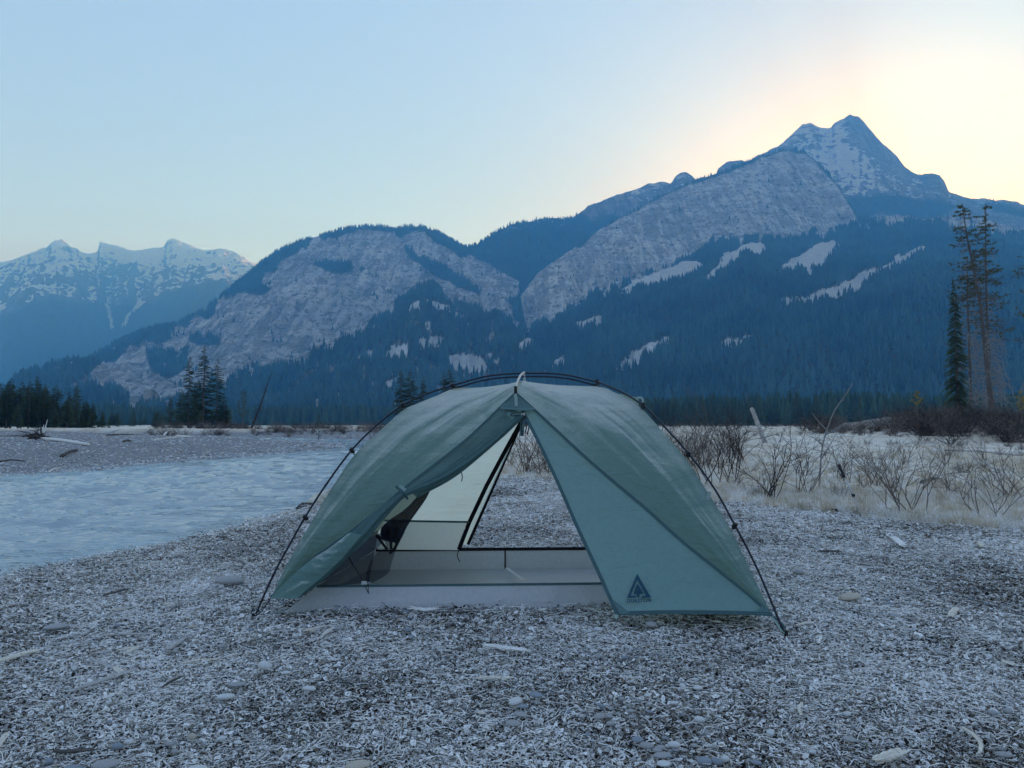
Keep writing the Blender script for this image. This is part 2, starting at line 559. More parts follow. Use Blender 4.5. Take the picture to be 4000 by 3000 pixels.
class Loft:
    """a mountain: for every bearing a profile rises from its foot over given heights to the crest and falls away behind"""
    def __init__(self, x0, x1, ncol, knots, rows, amp, lam, seed, crest_amp, back=(900, 350)):
        xs = np.linspace(x0, x1, ncol)
        P = []
        for (yf, df) in knots:
            py = yf(xs); d = df(xs)
            a = (xs - 2000) / F; b = (1500 - py) / F
            dy = CP - b * SP; dz = SP + b * CP
            t = d / dy
            P.append(np.stack([a * t, d, CAM_H + dz * t], -1))
        P[0][:, 2] = -6.0
        last = P[-1]
        q = last.copy()
        q[:, 0] *= (last[:, 1] + back[0]) / last[:, 1]; q[:, 1] += back[0]; q[:, 2] = np.maximum(-7, last[:, 2] - back[1])
        r = q.copy()
        r[:, 0] *= (q[:, 1] + 1800) / q[:, 1]; r[:, 1] += 1800; r[:, 2] = -7
        P += [q, r]
        rows = list(rows) + [14, 10]
        out = []
        w = []
        front = []
        nk = len(P)
        for k in range(nk - 1):
            n = rows[k]
            for i in range(n):
                u = i / n
                out.append(P[k] * (1 - u) + P[k + 1] * u)
                last_front = (k == len(knots) - 2)
                ww = 1.0
                if k == 0: ww = min(1, u * 4)
                if last_front: ww = max(0.0, min(1, (1 - u) * 5))
                if k == len(knots) - 1: ww = min(1, u * 2)
                w.append(ww); front.append(k < len(knots) - 1)
        out.append(P[-1]); w.append(0); front.append(False)
        G = np.array(out)
        w = np.array(w)[:, None]
        X, Y = G[..., 0], G[..., 1]
        az = X / Y * 3000.0
        dz = amp * (0.6 * fbm(X / lam, Y / lam, 5, seed) + 0.7 * (ridged(az / (lam * 0.55), Y / (lam * 2.6), 4, seed + 9) - 0.55))
        dz = dz + 0.20 * amp * (ridged(az / (lam * 0.13), Y / (lam * 0.5), 4, seed + 2) - 0.5) * 2 + 0.10 * amp * fbm(X / (lam * 0.05), Y / (lam * 0.09), 3, seed + 6)
        cr = crest_amp * fbm(az / 55.0, np.zeros_like(az) + seed, 5, seed + 4, 0.65)
        G[..., 2] += dz * w + cr * np.clip(1.15 - w, 0, 1) * (np.array(front)[:, None] | True)
        self.G = G; self.nr, self.nc = G.shape[:2]
        self.front_rows = int(np.sum(front))
        self.px, self.py = project(G)
        self.w = w
    def mesh(self, name, mat, masks, label):
        me = fast_mesh(name, self.G.reshape(-1, 3), grid_faces(self.nr, self.nc), mat)
        set_attr(me, 'cover', np.stack([m.ravel() for m in masks], -1))
        o = obj(name, me)
        return tag(o, label, None, None, 'structure')
    def sample(self, n, prob, extra_rows=2):
        """n random points of the front, prob is a per-vertex weight"""
        R = min(self.nr - 1, self.front_rows + extra_rows)
        G = self.G
        A = np.linalg.norm(np.cross(G[1:R + 1, :-1] - G[:R, :-1], G[:R, 1:] - G[:R, :-1]), axis=-1)
        pr = 0.25 * (prob[:R, :-1] + prob[1:R + 1, :-1] + prob[:R, 1:] + prob[1:R + 1, 1:])
        wgt = (A * np.clip(pr, 0, 1) ** 2).ravel()
        wgt /= wgt.sum()
        c = rng.choice(len(wgt), n, p=wgt)
        r, q = c // (self.nc - 1), c % (self.nc - 1)
        u = rng.rand(n)[:, None]; v = rng.rand(n)[:, None]
        return (G[r, q] * (1 - u) + G[r + 1, q] * u) * (1 - v) + (G[r, q + 1] * (1 - u) + G[r + 1, q + 1] * u) * v

def soft(px, py, poly, edge=14.0, wob=20.0, seed=2, grow=0.0):
    j = wob * fbm(px / 60.0, py / 60.0, 4, seed)
    return smooth01((poly_dist(px, py, poly) + j + grow) / edge + 0.5)

def mountain_material(name, rock_a, rock_b, strata, snow_scale):
    """cover.r = conifer ground, cover.g = pale scree and snow patches, cover.b = how much snow holds on the rock"""
    m = NT(name)
    at = m.n('Attribute', attribute_name='cover').outputs['Color']
    sep = m.n('SeparateColor'); m.l(at, sep.inputs[0])
    p = m.pos()
    big = m.noise(m.mapping(p, (0.004, 0.004, 0.004)), 1.0, 5, 0.6)
    # gullies and cracks run down the fall line, beds run across it
    streak = m.noise(m.mapping(p, (0.040, 0.006, 0.005), (0, math.radians(12), 0)), 1.0, 6, 0.72, 0.9)
    streak2 = m.noise(m.mapping(p, (0.011, 0.002, 0.0022), (0, math.radians(10), 0)), 1.0, 5, 0.65, 1.2)
    beds = m.noise(m.mapping(p, (0.005, 0.010, strata), (0, math.radians(-9), 0)), 1.0, 6, 0.7, 1.0)
    fine = m.noise(m.mapping(p, (0.05, 0.03, 0.05)), 1.0, 5, 0.72)
    f = m.math('ADD', m.math('MULTIPLY', streak, 0.40), m.math('ADD', m.math('MULTIPLY', beds, 0.28), m.math('ADD', m.math('MULTIPLY', streak2, 0.22), m.math('MULTIPLY', fine, 0.22))))
    rock = m.mix(m.ramp(f, [(0.525, 0.0), (0.595, 1.0)]), rock_a, rock_b)
    rock = m.mix(m.ramp(big, [(0.35, 0.35), (0.65, 0.0)]), rock, rock_a)
    rock = m.mix(m.ramp(fine, [(0.525, 0.0), (0.60, 0.85)]), rock, (0.10, 0.10, 0.09))
    sn = m.noise(m.mapping(p, (snow_scale, snow_scale * 0.5, snow_scale * 2.1), (0, math.radians(-16), 0)), 1.0, 8, 0.70, 1.0)
    sn2 = m.math('ADD', m.math('MULTIPLY', sn, 0.72), m.math('ADD', m.math('MULTIPLY', streak2, 0.14), m.math('MULTIPLY', fine, 0.14)))
    k = m.math('ADD', sn2, m.math('MULTIPLY', m.math('SUBTRACT', sep.outputs[2], 0.5), 0.50))
    nz = m.n('SeparateXYZ'); m.l(m.n('NewGeometry').outputs['Normal'], nz.inputs[0])
    k = m.math('ADD', k, m.math('MULTIPLY', m.math('SUBTRACT', nz.outputs[2], 0.72), 0.55))
    snow = m.math('MULTIPLY', m.ramp(k, [(0.495, 0.0), (0.52, 1.0)]), m.ramp(sep.outputs[2], [(0.02, 0.0), (0.12, 1.0)]))
    scree = m.mix(m.ramp(fine, [(0.4, 0.0), (0.62, 1.0)]), (0.80, 0.79, 0.76), (0.95, 0.94, 0.92))
    c = m.mix(sep.outputs[0], rock, (0.060, 0.072, 0.062))
    c = m.mix(m.ramp(m.math('ADD', sep.outputs[1], m.math('MULTIPLY', m.math('SUBTRACT', fine, 0.5), 0.9)), [(0.42, 0.0), (0.56, 1.0)]), c, scree)
    c = m.mix(snow, c, (0.84, 0.85, 0.87))
    h = m.math('ADD', m.math('MULTIPLY', streak, 1.0), m.math('ADD', m.math('MULTIPLY', beds, 0.7), m.math('ADD', m.math('MULTIPLY', streak2, 2.0), m.math('MULTIPLY', fine, 0.4))))
    m.principled(c, 0.9, m.bump(h, 1.0, 60.0), 0.1)
    return m.m

# centre: the domed slab mountain
DOME = Loft(-150, 2420, 560, [
    (contour([(0, 925), (2000, 925)]), dist([(0, 700), (400, 800), (900, 850), (1400, 850)])),
    (contour([(-60, 935), (60, 880), (160, 845), (300, 880), (480, 822), (600, 785), (700, 745), (800, 690), (900, 605), (1010, 650), (1100, 690), (1130, 715), (1200, 800), (1300, 935), (1400, 1000)]),
     dist([(-60, 1150), (160, 1438), (480, 1667), (700, 2070), (900, 2588), (1100, 2185), (1300, 1725)])),
    (contour([(-80, 925), (60, 845), (105, 815), (170, 788), (235, 752), (300, 720), (385, 701), (430, 676), (470, 646), (515, 608), (560, 573), (600, 543), (640, 523), (700, 506), (760, 493), (800, 488), (830, 492), (850, 496), (880, 490), (910, 489), (950, 503), (1000, 533), (1050, 566), (1090, 590), (1122, 608), (1132, 680), (1165, 770), (1230, 860), (1300, 930), (1400, 990)]),
     dist([(-80, 1320), (60, 1760), (300, 2530), (600, 3080), (850, 3300), (1000, 3245), (1122, 2860), (1300, 1870)])),
], [70, 150], 75.0, 420.0, 3, 5.0)
ROCK_C = c3([(1300, 710), (1440, 620), (1500, 560), (1700, 500), (1760, 400)]) + \
    c4([(290, 205), (560, 145), (760, 100), (880, 125), (960, 150), (1010, 118), (1110, 120), (1230, 205), (1330, 262), (1500, 320), (1700, 425), (1755, 455), (1690, 560), (1725, 700),
        (1560, 605), (1320, 515), (1110, 405), (1000, 480), (900, 565), (830, 645), (700, 735), (560, 790), (420, 865), (190, 945), (0, 1005)]) + \
    c3([(1480, 1065), (1250, 1140), (1100, 1225), (900, 1262), (850, 1190), (840, 1110), (700, 1085), (600, 1095), (480, 1108), (700, 1012), (860, 905), (980, 880), (1130, 850), (1200, 770)])
TREES_IN_ROCK = [c3([(960, 880), (1250, 868), (1245, 1000), (1110, 1075), (1010, 1025)]), c3([(1240, 800), (1330, 760), (1420, 770), (1490, 790), (1440, 840), (1330, 850)]),
                 c3([(1640, 430), (1790, 470), (1760, 530), (1640, 500)]), c4([(300, 300), (640, 280), (640, 360), (540, 375), (420, 330)]), c4([(680, 330), (740, 330), (730, 360), (690, 365)]),
                 c4([(960, 160), (1080, 270), (1250, 330), (1500, 480), (1480, 520), (1250, 400), (1060, 290)]), c4([(1180, 370), (1330, 400), (1320, 440), (1220, 420)])]
CLEAR_C = [kk(p) for p in (
    [(835, 762), (850, 752), (878, 746), (880, 768), (862, 776), (842, 772)], [(905, 738), (950, 730), (956, 738), (930, 748), (908, 748)],
    [(975, 772), (1000, 766), (1040, 780), (1050, 795), (1035, 805), (985, 800)], [(1050, 760), (1080, 775), (1075, 785), (1055, 780)],
    [(920, 650), (970, 660), (985, 680), (955, 668)], [(980, 672), (1008, 680), (1004, 688), (985, 684)], [(886, 664), (905, 650), (900, 666)],
    [(915, 706), (925, 700), (922, 710)], [(780, 770), (800, 760), (795, 770)], [(835, 825), (865, 812), (862, 822), (840, 834)], [(1128, 746), (1148, 735), (1140, 748)])]
px, py = DOME.px, DOME.py
rock = smooth01((poly_dist(px, py, ROCK_C) + 12 + 40 * fbm(px / 60.0, py / 60.0, 5, 2, 0.6)) / 10 + 0.5)
for q in TREES_IN_ROCK:
    rock = rock * (1 - soft(px, py, q, 10, 16, 6))
clear = np.zeros_like(px)
for q in CLEAR_C:
    clear = np.maximum(clear, soft(px, py, q, 9, 17, 5, 5.0))
bare = fbm(px / 26.0, py / 26.0, 4, 31)
rock = np.clip(rock + 0.9 * smooth01((bare - 0.34) / 0.1) * (py > 1150), 0, 1)
forest = (1 - rock) * (1 - clear)
DOME.forest = np.maximum(forest, 0.20 * smooth01((fbm(px / 45, py / 45, 4, 77) - 0.12) / 0.2) * (1 - clear))
DOME.mesh('dome_mountain', mountain_material('dome_rock', (0.32, 0.31, 0.305), (0.88, 0.85, 0.82), 0.030, 0.02), [forest, clear, 0 * forest],
          'domed grey slab mountain with a wooded skirt behind the tent')

# right: the long slab with its wooded apron
SLAB = Loft(1400, 4700, 640, [
    (contour([(0, 925), (3000, 925)]), dist([(0, 850), (1400, 850), (2000, 700), (2600, 700)])),
    (contour([(700, 1000), (900, 945), (1000, 870), (1060, 790), (1130, 717), (1200, 680), (1300, 625), (1400, 592), (1500, 550), (1540, 524), (1600, 506), (1700, 512), (1800, 494), (1860, 490), (1950, 489), (2050, 484), (2212, 512), (2600, 590)]),
     dist([(700, 1534), (900, 1770), (1130, 2242), (1540, 2537), (1858, 2773), (2212, 2537), (2600, 2360)])),
    (contour([(700, 985), (900, 935), (1000, 850), (1060, 770), (1100, 690), (1115, 655), (1130, 632), (1160, 592), (1200, 562), (1250, 530), (1300, 492), (1380, 450), (1430, 421), (1500, 391), (1560, 371), (1600, 356), (1650, 336), (1690, 325), (1735, 326), (1760, 345), (1790, 375), (1810, 402), (1840, 450), (1858, 483), (1950, 480), (2000, 474), (2050, 468), (2100, 478), (2212, 502), (2600, 570)]),
     dist([(700, 1624), (900, 1904), (1115, 2576), (1300, 2912), (1735, 3304), (1858, 2744), (2212, 2576), (2600, 2408)])),
], [90, 130], 60.0, 400.0, 13, 4.0)
CLEAR_S = [kk(p) for p in (
    [(1335, 795), (1370, 762), (1410, 740), (1450, 728), (1440, 742), (1400, 765), (1365, 790)],
    [(1688, 584), (1720, 556), (1765, 532), (1800, 520), (1808, 530), (1790, 556), (1770, 572), (1755, 565), (1748, 588), (1735, 572), (1712, 580)],
    [(1370, 612), (1420, 596), (1490, 568), (1520, 572), (1500, 592), (1450, 604)], [(1525, 605), (1560, 562), (1600, 532), (1625, 528), (1600, 556), (1560, 585)],
    [(1625, 535), (1640, 528), (1650, 540), (1635, 548)], [(1690, 652), (1790, 632), (1830, 618), (1850, 622), (1800, 640), (1720, 655)], [(1780, 628), (1880, 590), (1990, 532), (2000, 536), (1900, 592), (1820, 622)],
    [(1240, 700), (1290, 688), (1290, 694), (1250, 706)], [(1170, 808), (1215, 780), (1210, 790)], [(1560, 745), (1620, 730), (1600, 742)], [(1330, 636), (1370, 616), (1360, 630)])]
px, py = SLAB.px, SLAB.py
tl = contour([(700, 1000), (900, 945), (1000, 870), (1060, 790), (1130, 717), (1200, 680), (1300, 625), (1400, 592), (1500, 550), (1540, 524), (1600, 506), (1700, 512), (1800, 494), (1860, 478), (1950, 470), (2600, 540)])(px)
jag = 34 * fbm(px / 70, py / 90, 5, 17, 0.6) + 26 * fbm(px / 16, py / 50, 3, 18)
rock = smooth01((tl + 8 - py + jag) / 16 + 0.5)
strip = smooth01((SLAB.py - np.interp(px, px[SLAB.front_rows], SLAB.py[SLAB.front_rows])) / -10 + 1.4)
crest_y = np.interp(px.ravel(), np.sort(px[SLAB.front_rows]), SLAB.py[SLAB.front_rows][np.argsort(px[SLAB.front_rows])]).reshape(px.shape)
rim = smooth01((crest_y + 7 + 12 * fbm(px / 50, 0 * px, 3, 3) - py) / 10 + 0.5) * (px > 2250) * (px < 3420)
rock = rock * (1 - 0.85 * rim)
clear = np.zeros_like(px)
for q in CLEAR_S:
    clear = np.maximum(clear, soft(px, py, q, 9, 18, 5, 6.0))
forest = (1 - rock) * (1 - clear)
SLAB.forest = np.maximum(forest, 0.14 * smooth01((fbm(px / 45, py / 45, 4, 78) - 0.12) / 0.2) * (1 - clear))
SLAB.mesh('slab_mountain', mountain_material('slab_rock', (0.40, 0.385, 0.375), (0.93, 0.90, 0.86), 0.020, 0.02), [forest, clear, 0 * forest],
          'pale slab mountain with a wide forested apron on the right')

# behind it: the pointed snowy peak and its wooded shoulder
PEAK = Loft(1500, 4800, 600, [
    (contour([(0, 820), (3000, 700)]), dist([(0, 2100), (3000, 2300)])),
    (contour([(800, 740), (900, 690), (1000, 650), (1115, 700), (1240, 620), (1500, 480), (1740, 430), (1850, 520), (2000, 520), (2212, 520), (2700, 560)]),
     dist([(800, 2835), (900, 2835), (1115, 2678), (1240, 3045), (1500, 3675), (1740, 3885), (1850, 3465), (2212, 3255), (2700, 3255)])),
    (contour([(800, 640), (900, 595), (960, 560), (1003, 534), (1035, 531), (1070, 504), (1100, 484), (1150, 476), (1195, 472), (1240, 471), (1270, 447), (1320, 426), (1370, 409), (1400, 399), (1435, 391), (1447, 397), (1462, 379), (1480, 372), (1495, 379), (1503, 389), (1518, 382), (1545, 380), (1550, 364), (1570, 351), (1600, 346), (1615, 349), (1625, 341), (1650, 331), (1680, 317), (1700, 299), (1715, 284), (1735, 267), (1750, 265), (1770, 274), (1795, 277), (1805, 264), (1835, 246), (1855, 251), (1870, 269), (1900, 304), (1930, 330), (1955, 360), (1970, 374), (1990, 379), (2010, 374), (2030, 377), (2040, 389), (2050, 414), (2080, 424), (2130, 429), (2160, 431), (2212, 444), (2400, 470), (2700, 520)]),
     dist([(800, 3255), (900, 3348), (1100, 3534), (1240, 3999), (1480, 4185), (1740, 4650), (1850, 4743), (2050, 4464), (2212, 4464), (2700, 4464)])),
], [20, 150], 110.0, 480.0, 23, 16.0)
px, py = PEAK.px, PEAK.py
xk = px / K; yk = py / K
left = smooth01((1262 - xk + 12 * fbm(px / 50, py / 50, 4, 2)) / 20)
lowr = smooth01((yk - np.interp(xk, [1240, 1500, 1740, 1830, 1900, 2000, 2080, 2300], [455, 470, 445, 420, 415, 425, 434, 455]) + 16 * fbm(px / 60, py / 60, 4, 9)) / 14)
rockp = np.maximum(soft(px, py, kk([(1868, 486), (1885, 462), (1905, 458), (1950, 478), (1950, 492)]), 8, 8), soft(px, py, kk([(2010, 490), (2060, 452), (2130, 452), (2212, 470), (2330, 500), (2330, 560), (2100, 530)]), 10, 14))
forest = np.clip(np.maximum(left, lowr) * (1 - rockp), 0, 1)
snowb = smooth01((xk - 1225) / 30) * (0.50 + 0.55 * np.exp(-((xk - 1800 - (yk - 330) * 0.7) / 85) ** 2 - ((yk - 345) / 75) ** 2) - 0.35 * smooth01((xk - 1815) / 30) * smooth01((330 - yk - (1835 - xk) * 0.2) / 30) - 0.35 * smooth01((yk - 420) / 40))
snowb = np.clip(snowb - 0.5 * forest - 0.55 * smooth01((xk - 1985) / 20) * smooth01((425 - yk) / 30), 0, 1) * smooth01((xk - 1225) / 30)
snowb = np.maximum(snowb, 0.42 * left * smooth01((530 - yk) / 60))
snowb = 0.74 * snowb
PEAK.forest = forest
PEAK.mesh('snowy_peak', mountain_material('peak_rock', (0.17, 0.16, 0.16), (0.44, 0.41, 0.39), 0.035, 0.016), [forest, 0 * forest, snowb],
          'pointed peak streaked with snow above the slab, sun glowing behind it')

# far left: snowy range
RANGE = Loft(-900, 1500, 480, [
    (contour([(0, 860), (3000, 860)]), dist([(0, 3312), (3000, 3312)])),
    (contour([(-500, 740), (-200, 700), (-100, 690), (0, 690), (60, 668), (100, 655), (170, 645), (210, 680), (240, 710), (270, 690), (330, 650), (400, 640), (450, 612), (560, 640), (700, 700), (900, 800)]),
     dist([(-500, 4900), (100, 4340), (230, 5320), (330, 4760), (450, 4620), (900, 4480)])),
    (contour([(-500, 640), (-200, 600), (0, 568), (60, 550), (100, 539), (118, 526), (134, 523), (160, 540), (190, 547), (211, 545), (215, 524), (240, 527), (290, 540), (355, 533), (361, 520), (374, 514), (400, 525), (430, 540), (450, 550), (480, 547), (520, 557), (560, 572), (620, 600), (900, 700)]),
     dist([(-500, 6120), (900, 6120)])),
], [40, 150], 230.0, 650.0, 41, 16.0)
px, py = RANGE.px, RANGE.py
xk = px / K; yk = py / K
sl = np.interp(xk, [-300, 0, 60, 110, 165, 230, 280, 340, 400, 440, 520, 600], [690, 678, 655, 640, 640, 655, 655, 640, 612, 600, 610, 640]) + 14 * fbm(px / 60, py / 60, 4, 7)
forest = smooth01((yk - sl) / 14)
chute = np.maximum(soft(px, py, kk([(222, 650), (238, 662), (246, 712), (240, 714), (232, 670)]), 6, 5), soft(px, py, kk([(300, 650), (272, 680), (262, 706), (272, 704), (284, 682), (316, 652)]), 6, 5))
forest = forest * (1 - chute)
snowb = np.clip((1 - forest) * (0.50 + 0.16 * smooth01((600 - yk) / 50) + 0.25 * np.exp(-((xk - 300) / 70) ** 2 - ((yk - 548) / 16) ** 2)) + 0.9 * chute, 0, 1)
RANGE.mesh('snowy_range', mountain_material('range_rock', (0.10, 0.10, 0.11), (0.24, 0.235, 0.24), 0.025, 0.011), [forest, 0 * forest, snowb],
           'distant snow covered range at the left, pale with haze')

# ---------------------------------------------------------------- far woods: one mass each
def far_conifer(seed, ratio=0.17, tiers=5, n=7):
    """a conifer one unit tall made of ragged tiers, for woods a kilometre off"""
    r = random.Random(seed)
    V = []; Fc = []
    for k in range(tiers):
        z0 = 0.06 + 0.80 * k / tiers; z1 = min(1.0, z0 + 0.34 * (5.0 / tiers) ** 0.6)
        rad = ratio * (1.0 - 0.86 * k / tiers) * r.uniform(0.85, 1.15)
        b = len(V)
        off = r.uniform(0, 6.28)
        for i in range(n):
            q = rad * (1.0 if i % 2 == 0 else 0.55) * r.uniform(0.8, 1.2)
            V.append((q * math.cos(off + i * 6.2832 / n), q * math.sin(off + i * 6.2832 / n), z0 - 0.05 * (i % 2 == 0) * r.uniform(0.2, 1)))
        V.append((r.uniform(-.01, .01), r.uniform(-.01, .01), z1))
        for i in range(n):
            Fc.append((b + i, b + (i + 1) % n, b + n))
    V += [(0.012, 0, 0), (-0.006, 0.01, 0), (-0.006, -0.01, 0), (0, 0, 0.5)]
    b = len(V) - 4
    Fc += [(b, b + 1, b + 3), (b + 1, b + 2, b + 3), (b + 2, b, b + 3)]
    return V, Fc

def foliage_material(name, dark, light, scale=1.0, stand=False):
    t = NT(name)
    rnd = t.n('ObjectInfo').outputs['Random']
    p = t.n('TexCoord').outputs['Object']
    nz = t.noise(p, 6.0 * scale, 3, 0.6)
    f = t.math('ADD', t.math('MULTIPLY', rnd, 0.65), t.math('MULTIPLY', nz, 0.35))
    if stand:
        # stands of different age and kind lie in patches over the slope
        pt = t.noise(t.mapping(t.pos(), (0.006, 0.006, 0.006)), 1.0, 4, 0.6)
        f = t.math('ADD', t.math('MULTIPLY', f, 0.55), t.math('MULTIPLY', t.ramp(pt, [(0.38, 0.0), (0.62, 1.0)]), 0.45))
    c = t.mix(f, dark, light)
    t.principled(c, 0.85, None, 0.15)
    return t.m
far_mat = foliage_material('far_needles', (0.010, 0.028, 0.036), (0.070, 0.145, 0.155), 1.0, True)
grey_mat = plain('bare_grey_wood', (0.17, 0.165, 0.155), 0.9, 0.1)
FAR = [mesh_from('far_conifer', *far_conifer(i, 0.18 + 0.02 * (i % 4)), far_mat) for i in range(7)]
def grey_snag(seed):
    r = random.Random(seed); mb = MB()
    mb.tube([(0, 0, 0), (r.uniform(-.02, .02), 0, 1)], [0.018, 0.004], 4, False)
    for i in range(14):
        z = r.uniform(0.3, 0.95); a = r.uniform(0, 6.28); q = 0.13 * (1.1 - z)
        mb.tube([(0, 0, z), (q * math.cos(a), q * math.sin(a), z + 0.10)], [0.008, 0.002], 3, False)
    return mb.mesh('far_snag', grey_mat)
FAR.append(grey_snag(1))
far_col = proto_collection('far_tree_kinds', FAR)
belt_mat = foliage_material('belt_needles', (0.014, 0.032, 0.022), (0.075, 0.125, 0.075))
belt_col = proto_collection('belt_tree_kinds', [mesh_from('belt_conifer', *far_conifer(40 + i, 0.14 + 0.025 * (i % 4), 12, 11), belt_mat) for i in range(7)] + [FAR[7]])

def woods(name, P, h0, h1, label, snags=0.004, kinds=None):
    n = len(P)
    h = rng.uniform(h0, h1, n) * (0.75 + 0.5 * (0.5 + 0.5 * fbm(P[:, 0] / 90, P[:, 1] / 90, 3, 6)))
    w = h * rng.uniform(0.85, 1.25, n)
    rot = np.zeros((n, 3)); rot[:, 2] = rng.rand(n) * 6.28
    rot[:, 0] = rng.normal(0, 0.02, n); rot[:, 1] = rng.normal(0, 0.02, n)
    idx = rng.randint(0, 7, n)
    idx[rng.rand(n) < snags] = 7
    P = P.copy(); P[:, 2] -= 0.6
    return scatter(name, P, rot, np.stack([w, w, h], -1), idx, kinds or far_col, label)
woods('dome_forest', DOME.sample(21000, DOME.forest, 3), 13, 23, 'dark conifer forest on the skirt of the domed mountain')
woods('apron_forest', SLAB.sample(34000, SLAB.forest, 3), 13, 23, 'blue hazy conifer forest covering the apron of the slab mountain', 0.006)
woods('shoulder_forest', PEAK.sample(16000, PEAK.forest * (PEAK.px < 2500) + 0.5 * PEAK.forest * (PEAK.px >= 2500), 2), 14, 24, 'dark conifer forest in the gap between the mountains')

# belt of woods along the far side of the flats
def belt(n):
    bx = np.array([-1200, -400, 200, 420, 650, 900, 1500, 1900, 2500, 3000, 4200, 5400]); bd = np.array([760, 700, 620, 580, 580, 640, 660, 600, 430, 390, 360, 340])
    x = rng.uniform(-1200, 5400, n)
    d = np.interp(x, bx, bd) * (1 + 0.10 * fbm(x / 140, 0 * x, 3, 2)) + 150 * rng.rand(n) ** 1.6
    return np.stack([(x - 2000) / F * d, d, 0 * d], -1)
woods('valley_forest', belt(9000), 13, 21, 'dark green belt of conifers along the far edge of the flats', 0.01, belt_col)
# ================================================================ leaf litter, stones and driftwood on the bank
def leaf_material():
    t = NT('frosted_leaf')
    at = t.n('Attribute', attribute_name='leaf').outputs['Color']
    sep = t.n('SeparateColor'); t.l(at, sep.inputs[0])
    p = t.pos()
    brown = t.ramp(sep.outputs[1], [(0.0, (0.010, 0.008, 0.006)), (0.45, (0.040, 0.029, 0.020)), (0.8, (0.14, 0.105, 0.070)), (1.0, (0.32, 0.26, 0.17))])
    zone = t.noise(p, 0.9, 4, 0.6)                    # frost lies in patches
    fine = t.noise(p, 420.0, 2, 0.6)
    k = t.math('ADD', t.math('MULTIPLY', sep.outputs[0], 0.55), t.math('ADD', t.math('MULTIPLY', sep.outputs[2], 0.55), t.math('ADD', t.math('MULTIPLY', t.math('ADD', zone, 0.10), 0.95), t.math('MULTIPLY', fine, 0.3))))
    f = t.ramp(t.math('MULTIPLY', k, 0.5), [(0.585, 0.0), (0.700, 0.97)])
    c = t.mix(f, brown, (0.94, 0.91, 0.85))
    t.principled(c, 0.75, None, 0.25)
    return t.m
leaf_mat = leaf_material()

def leaf_clump(seed, n_leaf=380, rad=0.17, n_twig=16):
    r = np.random.RandomState(seed)
    V = []; Fc = []; A = []
    for i in range(n_leaf):
        ang = r.rand() * 6.283; q = rad * math.sqrt(r.rand()) * (0.55 + 0.45 * r.rand())
        c = np.array((q * math.cos(ang), q * math.sin(ang), 0.001 + 0.011 * r.rand() ** 1.3))
        L = r.uniform(0.006, 0.014) if r.rand() < 0.85 else r.uniform(0.014, 0.026)
        w = L * r.uniform(0.22, 0.42)
        h = r.uniform(-0.35, 0.35) * w * 1.1
        bend = r.uniform(-0.25, 0.25) * L
        P = np.array([(0, 0, 0), (-w, .33 * L, h), (-.8 * w, .68 * L, h + bend * .5), (0, L, bend), (.8 * w, .68 * L, h + bend * .5), (w, .33 * L, h), (0, .35 * L, 0), (0, .68 * L, bend * .4)])
        P[:, 1] -= L / 2
        yaw = r.rand() * 6.283; tx = r.normal(0, 0.33); ty = r.normal(0, 0.33)
        M = np.array(Matrix.Rotation(yaw, 3, 'Z') @ Matrix.Rotation(tx, 3, 'X') @ Matrix.Rotation(ty, 3, 'Y'))
        P = P @ M.T + c
        b = len(V)
        V += list(P)
        Fc += [(b, b + 6, b + 1), (b + 1, b + 6, b + 7, b + 2), (b + 2, b + 7, b + 3), (b, b + 5, b + 6), (b + 5, b + 4, b + 7, b + 6), (b + 4, b + 3, b + 7)]
        tone = r.rand() ** 1.4; fr = r.rand()
        A += [(e, tone, fr) for e in (0.8, 1, 1, 1, 1, 1, 0.15, 0.15)]
    for i in range(n_twig):
        ang = r.rand() * 6.283; q = rad * math.sqrt(r.rand())
        c = np.array((q * math.cos(ang), q * math.sin(ang), 0.010 + 0.012 * r.rand()))
        a2 = r.rand() * 6.283; L = r.uniform(0.02, 0.075)
        d = np.array((math.cos(a2), math.sin(a2), r.uniform(-.15, .15))) * L / 2
        mid = c + np.array((r.normal(0, .004), r.normal(0, .004), r.uniform(0, .006)))
        mb = MB(); mb.tube([c - d, mid, c + d], [0.0012, 0.0011, 0.0007], 4, False)
        b = len(V); V += mb.v; Fc += [tuple(k + b for k in f) for f in mb.f]
        tone = r.uniform(.2, 1); fr = r.uniform(0.2, 1)
        A += [(r.uniform(.2, 1), tone, fr) for _ in mb.v]
    me = mesh_from('leaf_clump', V, Fc, leaf_mat)
    set_attr(me, 'leaf', A)
    return me
clump_col = proto_collection('leaf_clumps', [leaf_clump(100 + i) for i in range(9)])

